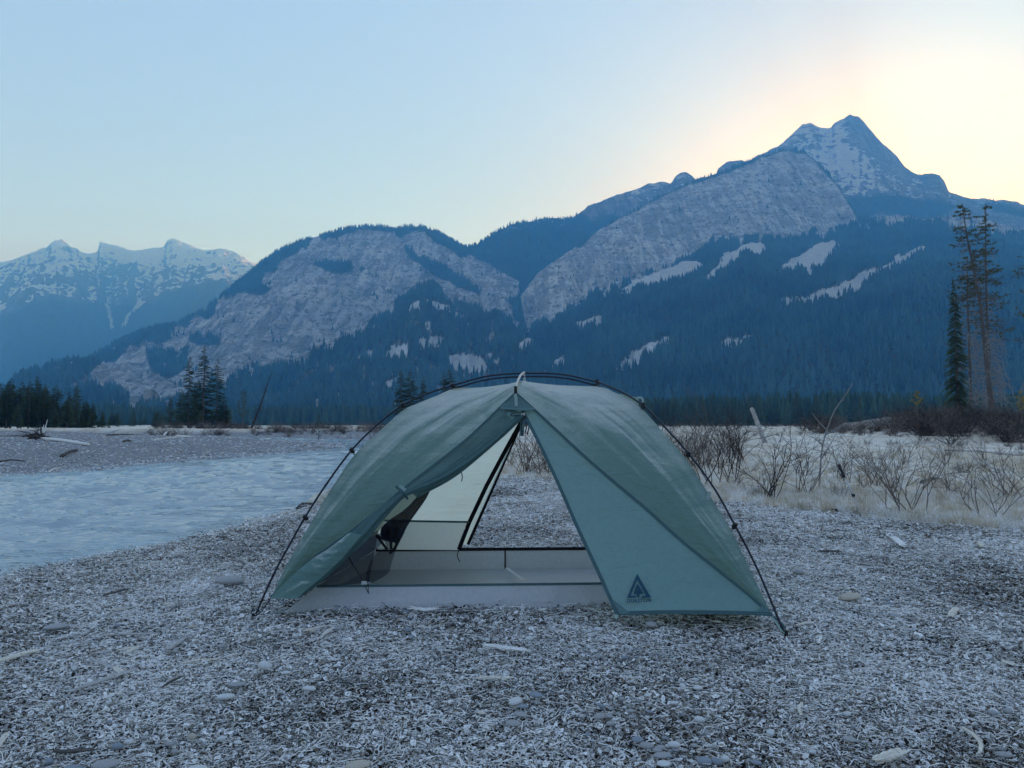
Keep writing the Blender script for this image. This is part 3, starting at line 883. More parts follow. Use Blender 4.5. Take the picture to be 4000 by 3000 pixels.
TENT_FLOOR = [tuple(on_level(*q)[:2]) for q in ((1060, 2400), (2830, 2366), (2680, 2188), (1380, 2196))]
def scatter_litter():
    pts = []; sc = []
    def band(d0, d1, per_m2, s0, s1):
        # a ring sector in front of the camera, kept to the bank
        n = int(0.5 * (d1 ** 2 - d0 ** 2) * 1.72 * per_m2)
        i = np.arange(n)                                # an even but irregular spread leaves no bald spots
        u = (i * 0.7548776662 + 0.010 * rng.rand(n)) % 1.0; v = (i * 0.5698402910 + 0.010 * rng.rand(n)) % 1.0
        d = np.sqrt(d0 ** 2 + (d1 ** 2 - d0 ** 2) * u); a = -0.86 + 1.72 * v
        x = d * np.sin(a); y = d * np.cos(a)
        lit = poly_dist(x, y, LITTER) + 0.25 * fbm(x / 0.8, y / 0.8, 3, 8)
        keep = lit > -0.05
        keep &= (lit > 0.25) | (rng.rand(n) < 0.7)
        keep &= ~in_poly(x, y, TENT_FLOOR)
        pts.append(np.stack([x[keep], y[keep]], -1)); sc.append(rng.uniform(s0, s1, keep.sum()))
    band(1.2, 3.2, 88, 0.85, 1.15)
    band(3.2, 6.0, 58, 1.0, 1.3)
    band(6.0, 9.5, 34, 1.25, 1.7)
    band(9.5, 14.0, 18, 1.6, 2.2)
    P = np.concatenate(pts); S = np.concatenate(sc)
    z = ground_z(P[:, 0], P[:, 1]) - 0.002
    n = len(P)
    rot = np.stack([rng.normal(0, .06, n), rng.normal(0, .06, n), rng.rand(n) * 6.28], -1)
    scl = np.stack([S, S, S * rng.uniform(0.7, 1.25, n)], -1)
    scatter('leaf_litter', np.column_stack([P, z]), rot, scl, rng.randint(0, 9, n), clump_col, 'carpet of small frosted dead leaves and twigs covering the bank')
scatter_litter()

# ---------------------------------------------------------------- stones
def stone_material(name, a, b, frost=0.25):
    t = NT(name)
    p = t.n('TexCoord').outputs['Object']
    rnd = t.n('ObjectInfo').outputs['Random']
    sh = t.n('VectorMath', operation='ADD'); t.l(p, sh.inputs[0])
    cmb = t.n('CombineXYZ'); t.l(t.math('MULTIPLY', rnd, 40.0), cmb.inputs[0]); t.l(cmb.outputs[0], sh.inputs[1])
    n1 = t.noise(sh.outputs[0], 40.0, 5, 0.65); n2 = t.noise(sh.outputs[0], 260.0, 3, 0.6)
    c = t.mix(t.ramp(n1, [(0.35, 0.0), (0.65, 1.0)]), a, b)
    c = t.mix(t.ramp(n2, [(0.56, 0.0), (0.68, frost)]), c, (0.72, 0.74, 0.78))
    t.principled(c, 0.8, t.bump(t.math('ADD', n1, t.math('MULTIPLY', n2, 0.4)), 0.5, 0.003), 0.25)
    return t.m
STONE_MATS = {
    'grey': stone_material('grey_stone', (0.27, 0.265, 0.255), (0.48, 0.47, 0.45)),
    'pale': stone_material('pale_stone', (0.52, 0.52, 0.49), (0.80, 0.79, 0.75), 0.4),
    'blue': stone_material('blue_grey_stone', (0.19, 0.215, 0.24), (0.36, 0.39, 0.42), 0.15),
    'tan': stone_material('tan_stone', (0.40, 0.34, 0.26), (0.66, 0.58, 0.46), 0.2),
}
def stone_mesh(seed, mat, subdiv=2):
    bm = bmesh.new()
    bmesh.ops.create_icosphere(bm, subdivisions=subdiv, radius=1.0)
    r = random.Random(seed)
    dirs = [Vector((r.gauss(0, 1), r.gauss(0, 1), r.gauss(0, 1))).normalized() for _ in range(5)]
    amp = [r.uniform(-0.16, 0.16) for _ in dirs]
    for v in bm.verts:
        d = v.co.normalized(); k = 1.0
        for q, a in zip(dirs, amp):
            k += a * max(0, d.dot(q)) ** 2 * 1.6
        v.co = d * k
        v.co.z = max(v.co.z, -0.75)
    me = bpy.data.meshes.new('stone'); bm.to_mesh(me); bm.free()
    me.polygons.foreach_set('use_smooth', [True] * len(me.polygons))
    me.materials.append(STONE_MATS[mat])
    return me
STONES = {k: [stone_mesh(i * 7 + j, k) for i in range(4)] for j, k in enumerate(STONE_MATS)}

def place_stone(px, py, wpx, hpx, kind, label, group=None, seed=0, cat='stone'):
    """a stone whose middle shows at the pixel, wpx wide and hpx tall in the photo"""
    p = on_level(px, py + hpx * 0.25, 0.012)
    p[2] = float(ground_z(p[0], p[1]))
    m = p[1] / F
    a = wpx * m / 2; h = hpx * m
    b = a * random.uniform(0.6, 0.85)
    sa = CAM_H / math.hypot(p[1], CAM_H)
    c = max(0.25 * a, (h / 2 - 0.55 * b * sa) )
    c = min(c, 0.75 * a)
    o = bpy.data.objects.new('stone', random.choice(STONES[kind]))
    o.scale = (a, b, c)
    o.rotation_euler = (random.uniform(-.15, .15), random.uniform(-.15, .15), random.uniform(-.35, .35))
    o.location = (p[0], p[1], p[2] + 0.66 * c + 0.026)
    link(o)
    tag(o, label, cat, group)
    return o

named_stones = [
    (3316, 2340, 96, 34, 'tan', 'long lumpy tan stone lying right of the tent'),
    (3120, 2248, 38, 22, 'grey', 'smooth grey pebble near the right tent pole'),
    (886, 2704, 72, 36, 'pale', 'mottled pale green-grey cobble in the lower left litter'),
    (1040, 2594, 62, 46, 'pale', 'upright pale cobble with leaves stuck to its top, left of centre'),
    (2016, 2746, 54, 32, 'pale', 'bright white round stone in the middle foreground'),
    (2046, 2768, 42, 20, 'blue', 'blue-grey stone touching the bright white stone'),
    (2088, 2726, 58, 18, 'blue', 'flat blue-grey stone just behind the bright white stone'),
    (2003, 2826, 58, 22, 'grey', 'long grey pebble in front of the bright white stone'),
    (2036, 2798, 56, 16, 'grey', 'low flat pebble between the white stone and the long grey one'),
    (2114, 2822, 26, 24, 'pale', 'small round pale pebble right of the long grey one'),
    (2344, 2812, 48, 28, 'grey', 'pale grey oval pebble right of the middle foreground'),
    (1594, 2473, 32, 22, 'blue', 'blue-grey pebble in front of the tent floor'),
    (2070, 2507, 34, 20, 'pale', 'small pale pebble just past the white plank'),
    (2546, 2453, 46, 30, 'grey', 'round grey stone in the shade under the printed fly panel'),
    (2337, 2469, 34, 16, 'pale', 'pale pebble by the zip corner of the fly'),
    (872, 2518, 36, 24, 'grey', 'grey stone among the driftwood sticks'),
    (1210, 2682, 58, 26, 'pale', 'pale flat stone between the left sticks and the white plank'),
    (930, 2660, 70, 20, 'grey', 'low grey stone half covered with leaves'),
    (1120, 2620, 36, 18, 'pale', 'small mint-grey flat stone right of the upright cobble'),
    (460, 2895, 44, 34, 'blue', 'blue-grey pebble at the lower left edge of a dark hollow'),
    (505, 2878, 40, 26, 'pale', 'white angular pebble beside the blue-grey one'),
    (750, 2862, 36, 32, 'tan', 'cream round pebble in the lower left litter'),
    (420, 2970, 100, 40, 'grey', 'wide grey stone at the bottom left edge'),
    (280, 2988, 72, 28, 'blue', 'dark blue-grey stone cut by the bottom left edge'),
    (1390, 2985, 92, 40, 'tan', 'tan stone cut by the bottom edge left of centre'),
    (780, 2992, 84, 24, 'pale', 'pale stone at the bottom edge in the left half'),
    (895, 2270, 110, 44, 'grey', 'frosted grey rock half buried near the left pole'),
    (220, 2448, 90, 22, 'grey', 'long frosted stone at the left of the bank'),
    (2725, 2710, 34, 20, 'pale', 'pale pebble below the fly hem right of centre'),
    (2735, 2828, 46, 30, 'pale', 'white-grey pebble at the lower right of centre'),
    (2750, 2985, 60, 40, 'blue', 'dark blue cobble at the bottom edge right of centre'),
    (2800, 2988, 46, 34, 'blue', 'second blue cobble at the bottom edge, right of the dark one'),
    (2835, 2975, 34, 36, 'pale', 'pale upright pebble beside the blue cobbles'),
    (2955, 2990, 46, 22, 'blue', 'small blue-grey pebble at the bottom edge right of the cobbles'),
    (2635, 2920, 54, 34, 'pale', 'cream wedge pebble above the blue cobbles'),
    (2578, 2932, 42, 26, 'grey', 'oval grey pebble left of the cream wedge pebble'),
    (2530, 2925, 56, 34, 'grey', 'brownish grey pebble left of the oval grey pebble'),
    (2490, 2900, 46, 22, 'blue', 'striped grey pebble behind the brownish grey pebble'),
    (2590, 2960, 66, 22, 'grey', 'flat grey pebble below the oval grey pebble'),
    (2595, 2990, 56, 26, 'pale', 'cream pebble cut by the bottom edge'),
    (3670, 2550, 44, 16, 'grey', 'thin pale stone out on the open right bank'),
    (3545, 2402, 34, 14, 'pale', 'small pale stone between the tan stone and the wood chip'),
    (3320, 2900, 52, 20, 'grey', 'grey pebble in the lower right litter'),
    (3925, 2972, 60, 30, 'grey', 'grey stone near the bottom right corner'),
]
for i, (x, y, w, h, k, lb) in enumerate(named_stones):
    place_stone(x, y, w, h, k, lb, None, i)
# small pebbles nothing tells apart
for (cx, cy, sx, sy, n, lb, gp) in ((2440, 2800, 190, 70, 16, 'small pebble in the loose scatter right of the middle foreground', 'pebbles right of the middle foreground'),
                                    (2640, 2940, 190, 45, 14, 'small pebble of the cluster at the bottom edge right of centre', 'pebbles at the bottom edge'),
                                    (760, 2870, 220, 60, 14, 'small pebble in the dark patch of the lower left litter', 'pebbles of the lower left'),
                                    (1180, 2480, 260, 50, 12, 'small pebble in front of the left pole foot', 'pebbles near the left pole foot'),
                                    (3350, 2420, 300, 90, 14, 'small pebble on the open right bank', 'pebbles of the right bank'),
                                    (560, 2420, 320, 70, 12, 'small pebble on the left bank among sticks', 'pebbles of the left bank')):
    for i in range(n):
        w = random.uniform(16, 34) * (cy / 2700)
        place_stone(cx + random.gauss(0, sx * 0.5), cy + random.gauss(0, sy * 0.5), w, w * random.uniform(0.45, 0.65), random.choice(['grey', 'pale', 'blue', 'grey', 'tan']), lb, gp, i)

# ---------------------------------------------------------------- driftwood
def wood_material(name, a, b):
    t = NT(name)
    p = t.n('TexCoord').outputs['Object']
    g = t.noise(t.mapping(p, (6, 90, 90)), 1.0, 5, 0.65, 0.3)
    n = t.noise(p, 60.0, 4, 0.6)
    c = t.mix(t.ramp(g, [(0.32, 0.0), (0.66, 1.0)]), a, b)
    c = t.mix(t.ramp(n, [(0.6, 0.0), (0.72, 0.5)]), c, (0.03, 0.028, 0.025))
    t.principled(c, 0.85, t.bump(g, 0.6, 0.002), 0.15)
    return t.m
WOOD = {'pale': wood_material('pale_driftwood', (0.50, 0.44, 0.35), (0.84, 0.77, 0.64)), 'white': wood_material('white_driftwood', (0.66, 0.63, 0.56), (0.93, 0.90, 0.83)),
        'grey': wood_material('grey_driftwood', (0.30, 0.28, 0.26), (0.58, 0.55, 0.52)), 'dark': wood_material('dark_driftwood', (0.045, 0.04, 0.036), (0.14, 0.125, 0.11))}

def stick_mesh(L, w, h, seed, bow=0.0, taper=0.5, chunky=False):
    """a split, weathered stick along x with ragged ends"""
    r = np.random.RandomState(seed)
    m, n = (12 if not chunky else 9), 8
    V = []
    for i in range(m):
        u = i / (m - 1)
        k = 1.0 - taper * abs(2 * u - 1) ** 3 * (0.6 + 0.4 * r.rand())
        cx = (u - .5) * L; cyy = bow * L * math.sin(math.pi * u) + r.normal(0, .03 * w); cz = r.normal(0, .05 * h)
        for j in range(n):
            a = 6.2832 * j / n
            sx = math.copysign(abs(math.cos(a)) ** 0.6, math.cos(a)); sz = math.copysign(abs(math.sin(a)) ** 0.6, math.sin(a))
            ex = 0.0
            if i in (0, m - 1): ex = r.uniform(-.9, .9) * w * 0.8
            V.append((cx + ex, cyy + sx * w / 2 * k * r.uniform(.82, 1.15), cz + sz * h / 2 * k * r.uniform(.8, 1.2)))
    Fc = []
    for i in range(m - 1):
        for j in range(n):
            a = i * n + j; b = i * n + (j + 1) % n
            Fc.append((a, b, b + n, a + n))
    Fc.append(tuple(range(n - 1, -1, -1))); Fc.append(tuple((m - 1) * n + j for j in range(n)))
    return mesh_from('stick', V, Fc, None)

def place_stick(x0, y0, x1, y1, wpx, kind, label, name='driftwood_stick', bow=0.0, taper=0.5, group=None, lift=0.0, flat=0.5):
    a = on_level(x0, y0, 0.015); b = on_level(x1, y1, 0.015)
    for q in (a, b):
        q[2] = float(ground_z(q[0], q[1])) + 0.034
    c = (a + b) / 2; d = b - a; L = np.linalg.norm(d)
    w = wpx * c[1] / F
    me = stick_mesh(L, w * 1.25, max(0.006, w * flat), int(x0 * 7 + y0) % 9999, bow, taper)
    me.materials.append(WOOD[kind])
    o = bpy.data.objects.new(name, me)
    o.location = (c[0], c[1], c[2] + lift)
    o.rotation_euler = (random.uniform(-.2, .2), -math.asin(d[2] / L), math.atan2(d[1], d[0]))
    link(o)
    return tag(o, label, 'driftwood', group)

for a in [
    (-40, 2600, 142, 2542, 20, 'pale', 'pale split board cut by the left edge', 'driftwood_board', 0, .3),
    (292, 2682, 536, 2600, 16, 'grey', 'long straight split stick in the lower left', 'driftwood_stick', 0, .4),
    (651, 2534, 720, 2492, 20, 'grey', 'short grey splinter pointing at the tent'),
    (488, 2547, 543, 2519, 14, 'pale', 'short pale wood splinter beside the grey splinter'),
    (462, 2534, 530, 2522, 9, 'pale', 'thin yellowish splinter behind the short pale one'),
    (712, 2580, 800, 2566, 14, 'pale', 'pale bent chip left of the upright cobble'),
    (798, 2569, 858, 2568, 8, 'pale', 'thin cream stick end beside the bent chip'),
    (349, 2567, 470, 2608, 12, 'grey', 'grey stick crossing the long straight one'),
    (450, 2598, 478, 2620, 20, 'pale', 'small blunt chip on the crossed sticks'),
    (637, 2668, 712, 2630, 10, 'dark', 'dark curved twig in the lower left', 'driftwood_stick', .05),
    (407, 2330, 502, 2302, 14, 'dark', 'dark stick near the water on the left bank'),
    (197, 2515, 380, 2502, 7, 'grey', 'long thin grey stick on the left bank'),
    (392, 2478, 620, 2470, 13, 'grey', 'grey weathered slat above the splinters'),
    (210, 2920, 370, 2912, 20, 'dark', 'curved dark root in the bottom left', 'driftwood_stick', -.06),
    (1187, 2480, 1271, 2461, 9, 'pale', 'thin cream stick in front of the tent corner'),
    (1261, 2498, 1295, 2471, 15, 'pale', 'short flat chip beside the thin cream stick'),
    (773, 2334, 861, 2312, 8, 'grey', 'thin grey stick left of the left pole'),
    (640, 2362, 690, 2360, 10, 'pale', 'pale chip on the left bank'),
    (420, 2382, 492, 2379, 6, 'pale', 'thin yellow splinter on the left bank'),
    (10, 2412, 90, 2412, 9, 'grey', 'grey stick at the left edge of the bank'),
    (1900, 2540, 2058, 2562, 26, 'white', 'white weathered plank piece in front of the tent', 'driftwood_plank', 0, .3),
    (1857, 2665, 2007, 2666, 22, 'pale', 'cream bark strip in the middle foreground', 'bark_strip', .03, .8),
    (1604, 2388, 1702, 2394, 18, 'white', 'white curved driftwood piece against the tent floor', 'driftwood_plank', -.10, .3),
    (1866, 2790, 1894, 2797, 12, 'tan' if False else 'pale', 'small orange-tan bark chip in the middle foreground'),
    (3487, 2118, 3530, 2150, 20, 'white', 'pale flat wood chip up the right bank', 'driftwood_plank', 0, .3),
    (3826, 2140, 3838, 2158, 14, 'pale', 'tiny cream chip up the right bank'),
    (3712, 2425, 3736, 2392, 20, 'pale', 'cream standing chip on the open right bank'),
    (3196, 2522, 3210, 2494, 9, 'white', 'thin white chip below the right pole foot'),
    (3130, 2812, 3134, 2768, 11, 'pale', 'short yellow twig in the right foreground', 'driftwood_stick', .08),
    (3758, 2862, 3826, 2972, 13, 'pale', 'curved cream root at the lower right', 'driftwood_stick', .12, .3),
    (3420, 2995, 3530, 2958, 40, 'pale', 'chunky split wood piece at the bottom right', 'driftwood_plank', 0, .35),
    (3910, 2592, 3970, 2608, 14, 'pale', 'pale stick near the right edge'),
    (-10, 2905, 26, 2850, 18, 'pale', 'cream stick end at the left edge'),
    (3200, 2165, 3280, 2166, 14, 'dark', 'dark curved bark on the right bank', 'bark_strip', .08),
    (3000, 2284, 3042, 2286, 9, 'pale', 'small cream chip behind the right pole'),
    (2790, 2443, 2818, 2446, 14, 'pale', 'small cream chip in the shade under the fly hem'),
    (3110, 2455, 3170, 2440, 9, 'pale', 'thin light splinter beyond the right pole foot'),
]:
    place_stick(*a)
# ================================================================ the tent
FL = on_level(988, 2422); FR = on_level(3072, 2490)
TU = (FR - FL) / np.linalg.norm(FR - FL)
TV = np.array((-TU[1], TU[0], 0.0))
TO = (FL + FR) / 2
VC = 0.74                                              # half the depth: the ridge line
def tv(P): return float(np.dot(np.asarray(P) - TO, TV))
def TP(px, py, v):
    """the point seen at a pixel on the upright plane v metres behind the front feet"""
    return on_plane(px, py, TO + TV * v, TV)
def mirror(P):
    """the same point on the far side of the ridge"""
    P = np.asarray(P, float)
    v = np.tensordot(P - TO, TV, axes=([-1], [0]))
    return P + 2 * (VC - v)[..., None] * TV
HUB_L = TP(1767, 1506, VC); HUB_R = TP(2333, 1493, VC)
def leg_plane(foot, hub):
    d = hub - foot; n = np.array((-d[1], d[0], 0.0))
    return n / np.linalg.norm(n)
NL = leg_plane(FL, HUB_L); NR = leg_plane(FR, HUB_R)
def PL(px, py): return on_plane(px, py, FL, NL)
def PR(px, py): return on_plane(px, py, FR, NR)

tent = empty('tent', TO + TV * VC)
tag(tent, 'sage green dome tent with its front door rolled open on the leaf litter', 'tent')

# ---- cloth
def cloth_material(name, col, trans_col, trans=0.35, frost=0.0, rough=0.55, wr=0.5, spec=0.35):
    t = NT(name)
    p = t.n('TexCoord').outputs['Object']
    w1 = t.noise(t.mapping(p, (4, 7, 15), (0.2, 0.28, 0)), 1.0, 5, 0.62, 0.9)
    w2 = t.noise(p, 55.0, 4, 0.65)
    spk = t.noise(p, 240.0, 3, 0.7)
    c = t.mix(t.ramp(w2, [(0.3, 0.0), (0.7, 1.0)]), tuple(x * 0.90 for x in col), tuple(min(1, x * 1.08) for x in col))
    if frost:
        # rime settles on what faces the sky, in patches and specks
        nz = t.n('SeparateXYZ'); t.l(t.n('NewGeometry').outputs['True Normal'], nz.inputs[0])
        up = t.math('ABSOLUTE', nz.outputs[2])
        k = t.math('ADD', t.math('MULTIPLY', up, 0.95), t.math('ADD', t.math('MULTIPLY', t.math('SUBTRACT', w1, 0.5), 0.55), t.math('MULTIPLY', t.math('SUBTRACT', spk, 0.5), 0.9)))
        f = t.math('MULTIPLY', t.ramp(k, [(0.42, 0.0), (0.90, 1.0)]), frost)
        c = t.mix(f, c, (0.90, 0.88, 0.78))
    bm = t.bump(t.math('ADD', w1, t.math('MULTIPLY', w2, 0.25)), wr, 0.02)
    pr = t.n('BsdfPrincipled')
    t.l(c, pr.inputs['Base Color']); pr.inputs['Roughness'].default_value = rough
    pr.inputs['Specular IOR Level'].default_value = spec
    t.l(bm, pr.inputs['Normal'])
    tr = t.n('BsdfTranslucent'); tr.inputs['Color'].default_value = (*trans_col, 1)
    t.l(bm, tr.inputs['Normal'])
    mx = t.n('MixShader'); mx.inputs[0].default_value = trans
    t.l(pr.outputs[0], mx.inputs[1]); t.l(tr.outputs[0], mx.inputs[2])
    t.l(mx.outputs[0], t.out.inputs['Surface'])
    return t.m
fly_mat = cloth_material('fly_cloth', (0.130, 0.265, 0.245), (0.66, 0.72, 0.57), 0.34, 0.85, 0.5, 0.9)
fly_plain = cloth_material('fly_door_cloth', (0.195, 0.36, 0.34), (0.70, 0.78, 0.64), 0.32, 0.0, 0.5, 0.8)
fly_shaded = cloth_material('fly_shaded_cloth', (0.085, 0.170, 0.165), (0.4, 0.5, 0.4), 0.22, 0.0, 0.45, 0.8)  # darker copy of the fly cloth, the shade on the roll put into its colour
fly_rear = cloth_material('fly_rear_cloth', (0.30, 0.42, 0.36), (0.97, 0.97, 0.80), 0.80, 0.0)
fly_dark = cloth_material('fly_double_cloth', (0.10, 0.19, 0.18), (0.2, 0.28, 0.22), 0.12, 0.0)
tape_mat = cloth_material('seam_tape_cloth', (0.05, 0.115, 0.12), (0.1, 0.15, 0.13), 0.08, 0.0, wr=0.2)
floor_mat = cloth_material('floor_cloth', (0.56, 0.575, 0.58), (0.75, 0.75, 0.72), 0.25, 0.0, 0.38, 0.55, 0.5)
white_mat = cloth_material('inner_cloth', (0.86, 0.87, 0.86), (0.95, 0.95, 0.92), 0.6, 0.0, 0.5, 0.3)
lav_mat = cloth_material('inner_end_cloth', (0.42, 0.45, 0.54), (0.5, 0.52, 0.6), 0.4, 0.0, 0.5, 0.3)
black_tape = plain('black_tape', (0.010, 0.010, 0.014), 0.7, 0.2)
pole_mat = plain('pole_metal', (0.020, 0.024, 0.036), 0.32, 0.5, 0.1, 200.0, Metallic=0.6)
clip_mat = plain('black_plastic', (0.012, 0.012, 0.014), 0.45, 0.4)
webbing = plain('grey_green_webbing', (0.32, 0.42, 0.38), 0.8, 0.2)
strut_mat = plain('pale_strut', (0.62, 0.57, 0.48), 0.4, 0.4)
print_mat = plain('navy_print', (0.012, 0.065, 0.105), 0.6, 0.3)
cord_mat = plain('guy_cord', (0.05, 0.06, 0.07), 0.8, 0.2)
pale_cord = plain('pale_cord', (0.40, 0.45, 0.46), 0.8, 0.2)
steel = plain('dull_steel', (0.35, 0.37, 0.38), 0.35, 0.5, Metallic=0.8)
def mesh_cloth(name, alpha):
    t = NT(name)
    d = t.n('BsdfDiffuse'); d.inputs['Color'].default_value = (0.012, 0.014, 0.028, 1)
    tp = t.n('BsdfTransparent')
    mx = t.n('MixShader'); mx.inputs[0].default_value = alpha
    t.l(tp.outputs[0], mx.inputs[1]); t.l(d.outputs[0], mx.inputs[2]); t.l(mx.outputs[0], t.out.inputs['Surface'])
    return t.m
net_mat = mesh_cloth('black_netting', 0.55)
net_side = mesh_cloth('netting_side_cloth', 0.68)
net_dense = mesh_cloth('gathered_netting', 0.96)

def sheet(name, G, mat, parent=tent):
    """a cloth panel from a grid of points (rows x columns)"""
    G = np.asarray(G, float)
    nr, nc = G.shape[:2]
    me = fast_mesh(name, G.reshape(-1, 3), grid_faces(nr, nc), mat)
    return obj(name, me, parent)

def ruled(A, B, n, bulge=0.0, wrinkle=0.0, fan=None, seed=0):
    """cloth between two edge curves of equal length; bulge along the mean normal, wrinkles along the rules"""
    A = np.asarray(A, float); B = np.asarray(B, float)
    t = np.linspace(0, 1, n)[:, None, None]
    G = A[None] * (1 - t) + B[None] * t
    du = np.gradient(G, axis=1); dt = np.gradient(G, axis=0)
    N = np.cross(du, dt); N /= (np.linalg.norm(N, axis=-1, keepdims=True) + 1e-9)
    N = np.where((N @ np.array((0, -0.8, 0.6)))[..., None] < 0, -N, N)
    m = A.shape[0]
    s = np.linspace(0, 1, m)[None, :, None] + 0 * t
    w = np.sin(np.pi * t)
    G = G + N * bulge * w
    if wrinkle:
        q = fbm(s[..., 0] * 9 + seed, t[..., 0] * 1.6 + 0 * s[..., 0], 4, seed)
        G = G + N * (wrinkle * q * w[..., 0])[..., None]
    return G, N

TIP = TP(2014, 1536, 0.46)                             # front end of the ridge strut
# outer edges of the fly, along the two front legs
EL = [PL(1059, 2335), PL(1119, 2209), PL(1218, 2036), PL(1300, 1900), PL(1384, 1779), PL(1497, 1670), PL(1576, 1601), PL(1623, 1579), PL(1700, 1548), PL(1775, 1519)]
ER = [PR(3016, 2405), PR(2940, 2246), PR(2860, 2079), PR(2767, 1927), PR(2676, 1788), PR(2593, 1691), PR(2514, 1603), PR(2460, 1562), PR(2400, 1532), PR(2340, 1511)]
CREST = TP(2049, 1490, VC - 0.02)
NSEG = 61
edge_l = catmull(EL + [TP(1894, 1512, VC - 0.01), CREST], NSEG)        # corner -> crest
edge_r = catmull(ER + [TP(2177, 1504, VC - 0.01), CREST], NSEG)
def seam_pts(pix, v0, v1):
    n = len(pix); L = np.r_[0, np.cumsum([math.dist(pix[i], pix[i + 1]) for i in range(n - 1)])]
    return [TP(x, y, v0 + (v1 - v0) * (l / L[-1]) ** 0.9) for (x, y), l in zip(pix, L)]
SEAM_L = [(1059, 2335), (1218, 2186), (1364, 2083), (1497, 1977), (1602, 1890), (1821, 1718), (1954, 1592), (2014, 1536)]
SEAM_R = [(3016, 2405), (2905, 2308), (2801, 2225), (2663, 2114), (2524, 1989), (2413, 1896), (2288, 1788), (2191, 1698), (2087, 1601), (2014, 1536)]
vl0 = tv(EL[0]); vr0 = tv(ER[0])
seam_l = catmull(seam_pts(SEAM_L, vl0, 0.46), NSEG)
seam_r = catmull(seam_pts(SEAM_R, vr0, 0.46), NSEG)

def canopy(edge, seam, seed):
    n = 26
    t = np.linspace(0, 1, n)[:, None, None]
    A = seam[None]; B = edge[None]
    G = A * (1 - t) + B * t
    du = np.gradient(G, axis=1); dt = np.gradient(G, axis=0)
    N = np.cross(du, dt); N /= (np.linalg.norm(N, axis=-1, keepdims=True) + 1e-9)
    N = np.where((N @ np.array((0, -0.7, 0.7)))[..., None] < 0, -N, N)
    s = np.linspace(0, 1, NSEG)[None, :, None] + 0 * t
    w = np.sin(np.pi * t) ** 1.2
    w = w + 0 * s
    taper = np.clip(s / 0.15, 0, 1)
    G = G + N * (0.030 * w * taper)
    # tension lines fan out from the strut tip
    q = fbm(t[..., 0] * 9 + 0 * s[..., 0] + seed, s[..., 0] * 2.5, 4, seed)
    G = G + N * (0.011 * q * w[..., 0] * np.clip(s[..., 0] / 0.2, 0, 1))[..., None]
    return G
GL_ = canopy(edge_l, seam_l, 3); GR_ = canopy(edge_r, seam_r, 8)
sheet('fly_canopy', GL_, fly_mat)
sheet('fly_canopy', GR_, fly_mat)
sheet('fly_canopy', mirror(GL_), fly_mat)
sheet('fly_canopy', mirror(GR_), fly_mat)
# the ends, between the front and the back leg
def end_panel(edge, sgn):
    E = edge[:46]
    Mi = mirror(E)
    t = np.linspace(0, 1, 14)[:, None, None]
    G = E[None] * (1 - t) + Mi[None] * t
    G = G - TU * sgn * (0.05 * np.sin(np.pi * t)) * -1.0 * 0.0 + np.array((0, 0, -0.03)) * np.sin(np.pi * t)
    return G
sheet('fly_end_panel', end_panel(edge_l, -1), fly_plain)
sheet('fly_end_panel', end_panel(edge_r, 1), fly_plain)

# ---- the closed half of the front door, with its print
ZIP = [(2046, 1612), (2110, 1740), (2180, 1888), (2260, 2070), (2340, 2242), (2412, 2402)]
zl = np.r_[0, np.cumsum([math.dist(ZIP[i], ZIP[i + 1]) for i in range(5)])]
APEX_V, ZB_V = 0.415, -0.015
zip_r = catmull([TIP] + [TP(x, y, APEX_V + (ZB_V - APEX_V) * l / zl[-1]) for (x, y), l in zip(ZIP, zl)], NSEG)
HEM = [(2412, 2402), (2600, 2397), (2800, 2398), (2930, 2401), (3016, 2405)]
hem_r = catmull([TP(x, y, ZB_V + (vr0 - ZB_V) * (x - 2412) / 604) for x, y in HEM], 40)
# rows run from the tip: left side = zip, right side = seam
def door_panel():
    n = 40
    Z = zip_r; S = seam_r[::-1]
    s = np.linspace(0, 1, NSEG)
    G = np.zeros((NSEG, n, 3))
    for i in range(NSEG):
        u = np.linspace(0, 1, n)[:, None]
        G[i] = Z[i] * (1 - u) + S[i] * u
    # bottom row follows the hem: blend the last rows towards it
    hemc = np.array([hem_r[int(round(k * (len(hem_r) - 1) / (n - 1)))] for k in range(n)])
    w = (s ** 6)[:, None, None]
    G = G + (hemc - G[-1])[None] * w
    N = np.cross(np.gradient(G, axis=1), np.gradient(G, axis=0)); N /= (np.linalg.norm(N, axis=-1, keepdims=True) + 1e-9)
    N = np.where((N @ -TV)[..., None] < 0, -N, N)
    uu = np.linspace(0, 1, n)[None, :]; ss = s[:, None]
    edge = np.sin(np.pi * uu) * np.clip(ss * 4, 0, 1) * np.clip((1 - ss) * 8, 0, 1)
    # creases fan out of the staked corner
    cx, cy = uu * 0.62, (1 - ss) * 1.05
    ang = np.arctan2(cy, cx + 1e-6); rad = np.hypot(cx, cy)
    cre = sum(np.exp(-((ang - a0) / sg) ** 2) * h for a0, sg, h in ((0.14, .022, 1), (0.27, .03, -.8), (0.38, .03, 1), (0.52, .035, -1), (0.66, .04, 1), (0.8, .05, -.5)))
    cre = cre * np.clip(rad / 0.05, 0, 1) * np.exp(-(rad / 0.42) ** 2)
    G = G + N * (edge * -0.012 + 0.010 * cre * np.clip((1 - ss) * 14, 0, 1) * np.clip((1 - uu) * 6, 0, 1) + 0.005 * edge * fbm(uu * 5 + 0 * ss, ss * 7, 3, 4))[..., None]
    return G, N
GD, ND = door_panel()
door = sheet('door_panel', GD, fly_plain)

